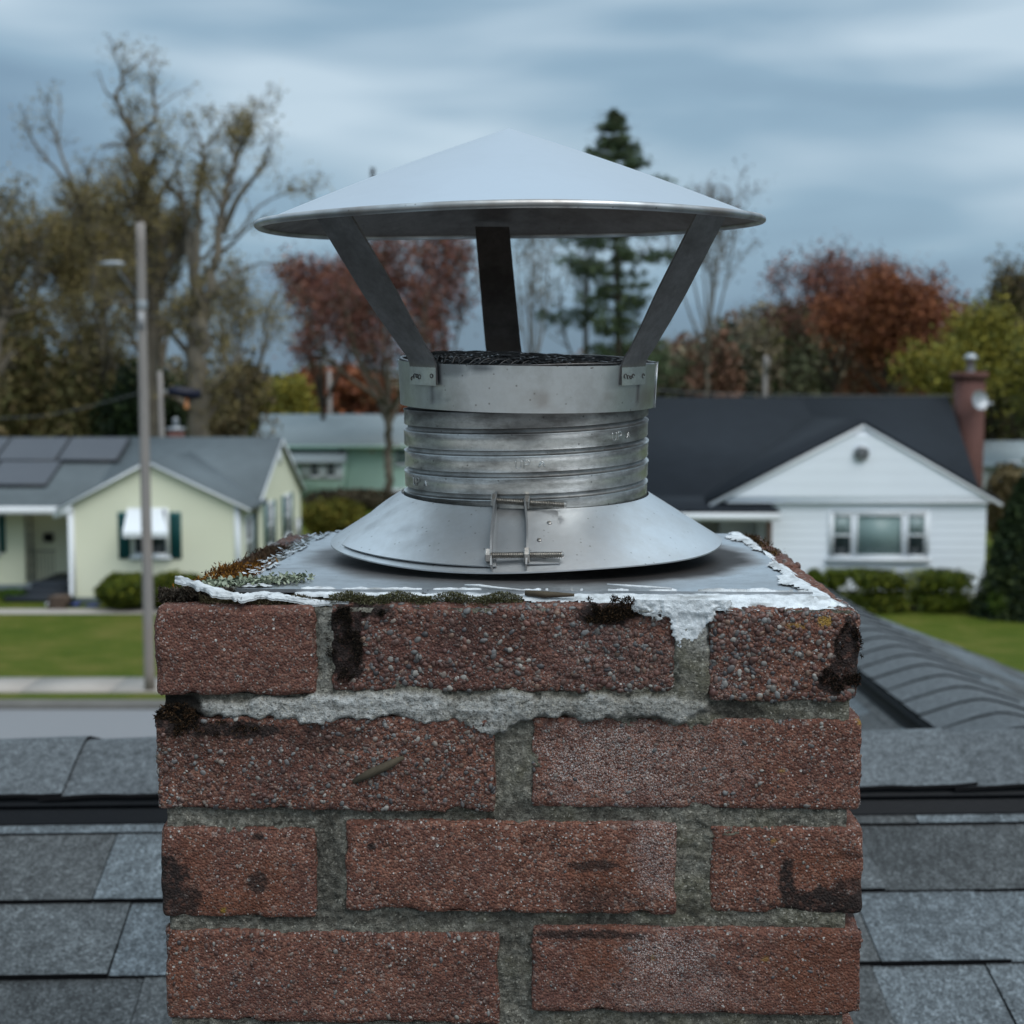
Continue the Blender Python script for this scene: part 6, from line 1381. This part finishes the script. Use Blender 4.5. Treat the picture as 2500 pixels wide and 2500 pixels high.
def bush(name, label, u0, u1, v0, v1, Y, n, size, cols, seed, depth=None, cat='shrub', shape='round', gate=-.45, gsc=1.6, base=None, spread=1.0, aspect=.6):
    rng = np.random.default_rng(seed); x0, x1 = xp(u0, Y), xp(u1, Y); z1, z0 = zp(v0, Y), max(0.0, zp(v1, Y)) if base is None else base
    cx, rx, ry, cz, rz = (x0 + x1) / 2, (x1 - x0) / 2, (depth or (x1 - x0)) / 2, (z0 + z1) / 2, (z1 - z0) / 2
    d = rng.normal(size=(n * 2, 3)); d /= np.linalg.norm(d, axis=1)[:, None]
    if shape == 'box': d = np.sign(d) * np.abs(d) ** .45; d /= np.maximum(np.abs(d).max(1), .001)[:, None] * 1.0; d *= (1 - .12 * (np.abs(d) ** 6).sum(1) / 3)[:, None]
    rad = (rng.random(n * 2) ** .35)[:, None]; lump = 1 + .30 * fbm(d * 2.6 + seed, seed, 3)[:, None]
    if shape == 'cone': zq = rng.random(n * 2) ** 1.6; d[:, :2] *= ((1 - zq) ** .8 / np.maximum(.05, np.hypot(d[:, 0], d[:, 1])))[:, None]; d[:, 2] = zq * 2 - 1; p = np.concatenate([d[:, :2] * rad * lump, d[:, 2:]], 1)
    else: p = d * rad * lump
    p = p * [rx, ry, rz] + [cx, Y, cz]; p = p[fbm(p * gsc, seed + 3, 3) > gate][:n]; p[:, 2] = np.maximum(p[:, 2], .02)
    h = empty(name, (cx, Y, 0), label, cat)
    m = MB()
    for k in range(5): e = p[rng.integers(0, len(p))]; m.tube([(cx + rng.normal() * rx * .2, Y, 0), ((cx + e[0]) / 2, (Y + e[1]) / 2, e[2] * .6), tuple(e)], [.04, .03, .01], 4)
    m.build('stem', MT['bark_dark'], h); m = MB(); leaf_mesh(m, p, size, cols, rng, aspect, spread=spread); m.build('foliage', MT['leaf'], h, attr=True); return h
def pine():
    Y = 58; rng = np.random.default_rng(31); h = empty('white_pine', (xp(1512, Y), Y, 0), 'tall sparse green pine rising behind the rain cap, with layered limbs', 'tree')
    tr = MB(); m = MB(); nd = MB(); zt = zp(268, Y)
    ax = lambda z: np.array([xp(1516, Y) + (xp(1494, Y) - xp(1516, Y)) * z / zt, Y, z])
    tr.tube([ax(z) for z in np.linspace(-.05, zt, 16)], np.linspace(.26, .02, 16), 7); tr.build('trunk', MT['bark_dark'], h, smooth=True)
    # whorls: v on the photograph, reach in pixels to the left / right
    V = [(272, 14, 14), (288, 26, 26), (306, 34, 44), (322, 62, 60), (342, 60, 66), (362, 74, 96), (384, 110, 112), (408, 120, 120), (436, 135, 150), (470, 150, 160), (505, 150, 170), (545, 165, 160), (590, 150, 155), (618, 130, 150), (642, 185, 140), (672, 120, 60), (700, 60, 70), (722, 70, 90), (756, 130, 80), (782, 205, 60), (818, 60, 110), (846, 85, 120), (872, 75, 130), (900, 60, 120), (930, 100, 150)]
    pos = []
    for v, l, r in V:
        z = zp(v + rng.uniform(-8, 8), Y); c = ax(z); n = 7 if v < 420 else 5
        for k in range(n):
            a = 2 * pi * k / n + rng.uniform(-.35, .35); side = r if cos(a) > 0 else l; L = side * (.62 + .38 * sstep(380, 470, v)) / F * Y * (.35 + .65 * abs(cos(a))) * rng.uniform(.75, 1.08)
            dz = L * (rng.uniform(.15, .45) if v < 420 else rng.uniform(-.08, .30)); e = c + np.array([cos(a) * L, sin(a) * L, dz]); mid = c + (e - c) * .55 + np.array([0, 0, -.05 * L])
            m.tube([c, mid, e], [max(.012, .018 + .014 * L), .02, .008], 4, cap=False)
            q = max(5, int(L * 22)); t = (.30 if v > 420 else .1) + (.70 if v > 420 else .9) * rng.random(q) ** .8
            pt = c + (mid - c) * np.clip(t / .55, 0, 1)[:, None] + (e - mid) * np.clip((t - .55) / .45, 0, 1)[:, None] + rng.normal(size=(q, 3)) * np.array([.26, .26, .17]) * (.5 + .14 * L) * (.35 + .65 * sstep(300, 480, v)); pos.append(pt)
            s_ = c + (e - c) * rng.uniform(.5, .9, 3)[:, None]
            for w in s_: m.tube([w, w + rng.normal(size=3) * [.45, .45, .12]], [.012, .006], 3, cap=False)
    m.build('branches', MT['bark_dark'], h)['kind'] = 'stuff'
    C = np.concatenate(pos); k = 12; p = np.repeat(C, k, 0) + rng.normal(size=(len(C) * k, 3)) * .06
    leaf_mesh(nd, p, .13, PINE, rng, .14, var=.35); nd.build('needles', MT['needle'], h, attr=True)
def spruce(name, label, u, Y, vt, vb, half, seed, cols=DGREEN, n=2600):
    rng = np.random.default_rng(seed); h = empty(name, (xp(u, Y), Y, 0), label, 'tree'); zt, zb = zp(vt, Y), max(.0, zp(vb, Y)); x = xp(u, Y); R_ = half / F * Y
    m = MB(); m.tube([(x, Y, 0), (x, Y, zt)], [.16, .02], 6); m.build('trunk', MT['bark_dark'], h)
    q = rng.random(n) ** 1.5; a = rng.uniform(0, 2 * pi, n); tier = (.75 + .35 * np.sin(q * 38 + a * .5)); r = R_ * (1 - q) * tier * np.sqrt(rng.random(n)); p = np.stack([x + r * np.cos(a), Y + r * np.sin(a), zb + (zt - zb) * q - .12 * r], -1)
    m = MB(); leaf_mesh(m, p, .20, cols, rng, .25); m.build('crown', MT['needle'], h, attr=True)
left_trees(); pine()
auto_tree('thin_bare_tree', 'slim bare tree standing close on the left of the pine', 1430, 60, 560, 900, 170, 52, 'bark', .13, 500, .08, BUDS, 4, dens=(1.5, 2.2, 2.6))
auto_tree('thin_bare_tree', 'leafless grey tree just right of the pine, seen past the right strap', 1722, 62, 425, 800, 330, 51, 'bark', .09, 1500, .07, [(.10, .075, .06), (.085, .06, .05)], 7, dens=(1.9, 2.8, 3.6), gate=-.1)
auto_tree('thin_bare_tree', 'faint bare tree between the straps, left of the pine', 1300, 75, 560, 900, 260, 53, 'bark', .12, 700, .08, BUDS, 6, dens=(1.6, 2.2, 2.6))
auto_tree('bare_tree', 'twiggy grey tree behind the left end of the rain cap', 600, 56, 640, 960, 250, 54, 'bark', .14, 4500, .06, OLIVEY, 6, dens=(2.4, 3.2, 3.6))
auto_tree('bare_tree', 'olive budding tree above the left end of the yellow house roof', 60, 55, 480, 830, 300, 55, 'bark', .2, 12000, .07, OLIVEY, 7, dens=(2.4, 3.2, 3.6), gate=-.2)
auto_tree('bare_tree', 'olive budding tree just left of the utility pole', 250, 58, 520, 860, 330, 56, 'bark', .2, 14000, .07, OLIVEY, 7, dens=(2.4, 3.2, 3.6), gate=-.2)
auto_tree('bare_tree', 'brown budding tree filling the gap between the pole and the twin trunk', 400, 60, 470, 860, 300, 57, 'bark', .2, 11000, .07, OLIVEY, 7, dens=(2.4, 3.2, 3.6), gate=-.2)
# red maple in front of the green house
auto_tree('red_maple', 'red maple with a grey trunk standing before the mint green house', 950, 65, 590, 985, 480, 61, 'bark', .21, 13000, .095, REDS, 8, scatter=.34, gate=-.35, dens=(2.2, 2.8, 3.2), up=.25, gsc=.55)
auto_tree('red_maple', 'thin red tree whose crown shows between the left and back straps', 1090, 68, 560, 900, 230, 62, 'bark', .13, 4500, .09, REDS, 6, scatter=.34, gate=-.35, dens=(2.2, 2.8, 3.2), up=.35, gsc=.55)
auto_tree('red_maple', 'small red tree low behind the left strap, left of the maple trunk', 790, 72, 640, 960, 290, 63, 'bark_dark', .15, 7500, .12, REDS, 7, scatter=.3, gate=-.1, dens=(2.2, 2.8, 3.0), gsc=.5)
auto_tree('red_tree', 'wine red tree with a pointed top above the white house', 2035, 78, 618, 900, 330, 64, 'bark_dark', .2, 9500, .10, REDS, 8, scatter=.40, gate=-.5, dens=(2.2, 2.8, 3.0), gsc=.45)
auto_tree('red_tree', 'rust red round tree right above the gable peak of the white house', 2165, 72, 690, 930, 330, 65, 'bark_dark', .2, 17000, .105, RUSTS, 9, scatter=.50, gate=-.6, dens=(2.2, 2.8, 3.0), gsc=.45)
auto_tree('yellow_tree', 'yellow green tree behind the brick chimney of the white house', 2370, 66, 800, 1010, 300, 66, 'bark_dark', .16, 15000, .11, YELL, 8, scatter=.45, gate=-.35, dens=(2.2, 2.8, 3.0), gsc=.5)
auto_tree('yellow_tree', 'yellow green tree cut by the right edge of the picture', 2520, 60, 850, 1010, 240, 67, 'bark_dark', .15, 9000, .10, YELL + [(.06, .09, .02)], 7, scatter=.55, gate=-.35, dens=(2.2, 2.8, 3.0), gsc=.5)
auto_tree('brown_tree', 'brown budding tree rising highest at the right edge', 2530, 84, 640, 900, 330, 68, 'bark', .2, 12000, .12, OLIVEB + [(.10, .075, .05)], 9, scatter=.45, gate=-.3, dens=(2.2, 2.8, 3.0), gsc=.45)
spruce('spruce_tree', 'distant dark spruce on the right skyline', 2412, 100, 686, 900, 60, 71); spruce('spruce_tree', 'tip of a far spruce showing over the left slope of the rain cap', 917, 90, 412, 950, 90, 72, [(.05, .035, .03), (.06, .04, .034)], 2200)
bush('evergreen_shrub', 'small dark evergreen on the skyline just behind the dark roof', 1866, 1908, 922, 985, 60, 1600, .09, DGREEN, 73, base=0, shape='cone', gate=-1)
# undergrowth behind the yellow house
bush('undergrowth', 'big olive brown thicket behind the left end of the yellow house', -120, 180, 700, 1075, 54, 11000, .13, UNDER, 81, depth=6, base=0, gate=-.2, gsc=.8)
bush('undergrowth', 'olive brown thicket left of the utility pole above the solar panels', 130, 345, 790, 1075, 53, 8500, .13, UNDER, 82, depth=5, base=0, gate=-.25, gsc=.8)
bush('undergrowth', 'dark evergreen thicket behind the utility pole', 235, 500, 890, 1085, 51, 11000, .12, DGREEN, 83, depth=4, base=0, gate=-.5, gsc=.8)
bush('undergrowth', 'thin olive brush right of the twin trunked tree', 470, 680, 800, 1040, 56, 3200, .12, OLIVEB + BUDS, 84, depth=4, base=0, gate=-.05, gsc=.9)
bush('forsythia', 'yellow bush behind the grey roof of the mint green house, left part', 600, 800, 905, 1030, 82, 5200, .17, YELL, 85, depth=4, base=0, gate=-.3, gsc=.6)
bush('undergrowth', 'rust brown thicket beneath the red maple crown', 640, 1010, 880, 1040, 86, 8000, .2, RUSTS + [(.07, .045, .02)], 86, depth=4, base=0, gate=-.3, gsc=.5)
bush('forsythia', 'yellow green bush between the yellow house and the storm collar', 735, 900, 1215, 1335, 47, 5200, .07, [(.11, .10, .012), (.085, .085, .012), (.14, .115, .016)], 87, depth=1.6, base=0, gate=-.5)
bush('undergrowth', 'rust brown thicket behind the roof ridge under the rust red tree', 2040, 2290, 790, 990, 75, 9000, .11, RUSTS + [(.15, .11, .05)], 89, depth=4, base=0, gate=-.5, gsc=.6)
bush('undergrowth', 'brown scrub in front of the green house', 740, 1000, 1192, 1230, 60, 2600, .1, [(.05, .042, .024), (.065, .05, .03)], 88, depth=3, base=0, gate=-.2)
# clipped shrubs by the houses
YG = [(.055, .082, .007), (.095, .115, .010), (.034, .052, .006), (.135, .142, .014)]
def clipped(name, label, u0, u1, v0, v1, Y, n, seed, depth, shape='box', cols=YG):
    return bush(name, label, u0, u1, v0, v1, Y, n, .045, cols, seed, depth=depth, gate=-.6, gsc=2.5, shape=shape, base=.03)
clipped('hedge', 'wide clipped hedge under the triple window of the white house', 2083, 2371, 1395, 1496, 31.9, 15000, 91, 1.3)
clipped('hedge', 'small clipped hedge by the porch of the white house', 1972, 2066, 1392, 1470, 32.4, 5000, 92, .9)
clipped('yew_bush', 'spreading dark yew bush under the awning window of the yellow house', 232, 372, 1398, 1491, 32.0, 8500, 93, 1.2, 'round'); clipped('yew_bush', 'dark yew bush right of the utility pole, partly hidden by the brick chimney', 345, 505, 1396, 1491, 32.1, 8500, 94, 1.2, 'round')
bush('arborvitae', 'dark conical evergreen at the right edge beside the white house', 2385, 2600, 1165, 1500, 31.0, 15000, .06, DGREEN, 95, depth=1.8, base=.02, gate=-.6, shape='cone')
bush('low_shrub', 'small bright green shrub at the foot of the dark conical evergreen', 2415, 2470, 1440, 1490, 30.6, 900, .045, [(.05, .09, .01), (.07, .10, .015)], 96, depth=.5, base=.01, gate=-1)
bush('low_shrub', 'fresh green weeds at the left edge beside the porch steps', -10, 60, 1438, 1470, 33.4, 1400, .04, [(.05, .10, .012), (.035, .07, .01)], 97, depth=.6, base=.01, gate=-1)
bush('low_shrub', 'tawny brush at the right edge above the dark conical evergreen', 2400, 2520, 1130, 1240, 44, 3000, .09, [(.12, .09, .04), (.10, .075, .035)], 98, depth=2, base=0, gate=-.3)
# far wood that reads as one mass
def far_wood():
    rng = np.random.default_rng(77); m = MB(); tk = MB()
    prof = [(-5000, 760), (-400, 800), (0, 800), (300, 840), (600, 870), (900, 880), (1200, 870), (1550, 850), (1620, 825), (1690, 785), (1780, 755), (1880, 735), (1960, 730), (2100, 730), (2250, 745), (2330, 735), (2400, 715), (2450, 680), (2560, 620), (3000, 600)]
    pal = [[(.15, .122, .075), (.125, .108, .07), (.175, .138, .085)], [(.10, .105, .055), (.085, .092, .05)], [(.15, .078, .048), (.13, .07, .046)], [(.15, .14, .05), (.12, .115, .045)], [(.025, .04, .02), (.02, .03, .016)]]
    for i in range(460):
        u = rng.uniform(1540, 2100) if i >= 390 else rng.uniform(-350, 2900) if i < 190 else rng.choice([rng.uniform(-4200, -350), rng.uniform(2900, 5200)]); Y = rng.uniform(95, 135); vt = np.interp(u, *zip(*prof)) + rng.uniform(-12, 70); z1 = zp(vt, Y); x = xp(u, Y); w = rng.uniform(45, 95) / F * Y
        c = pal[rng.choice(5, p=[.45, .2, .13, .14, .08])]; n = 760; d = rng.normal(size=(n, 3)); d /= np.linalg.norm(d, axis=1)[:, None]; p = d * (rng.random(n) ** .4)[:, None]; z0 = 0 if rng.random() < .6 or i >= 390 else z1 * .25
        p = p * [w, w * .7, (z1 - z0) / 2] + [x, Y, (z0 + z1) / 2]; p = p[(fbm(p * .35, i, 2) > -.62) & (p[:, 2] > 0)]; leaf_mesh(m, p, .24, c, rng, .7, var=.22); tk.tube([(x, Y, 0), (x + rng.normal() * .4, Y, z1 * .98)], [.16, .03], 4, cap=False)
        for q in range(5): zz = z1 * rng.uniform(.4, .9); a = rng.uniform(0, 2 * pi); L = w * rng.uniform(.4, 1); tk.tube([(x, Y, zz), (x + cos(a) * L, Y + sin(a) * L, min(z1 * 1.02, zz + L * 1.1))], [.07, .02], 3, cap=False)
    o = m.build('far_wood', MT['leaf'], None, attr=True); o['kind'] = 'stuff'; o['label'] = 'brown and olive spring woodland along the skyline'
    t = tk.build('far_trunks', MT['bark'], o); t['kind'] = 'stuff'
far_wood()
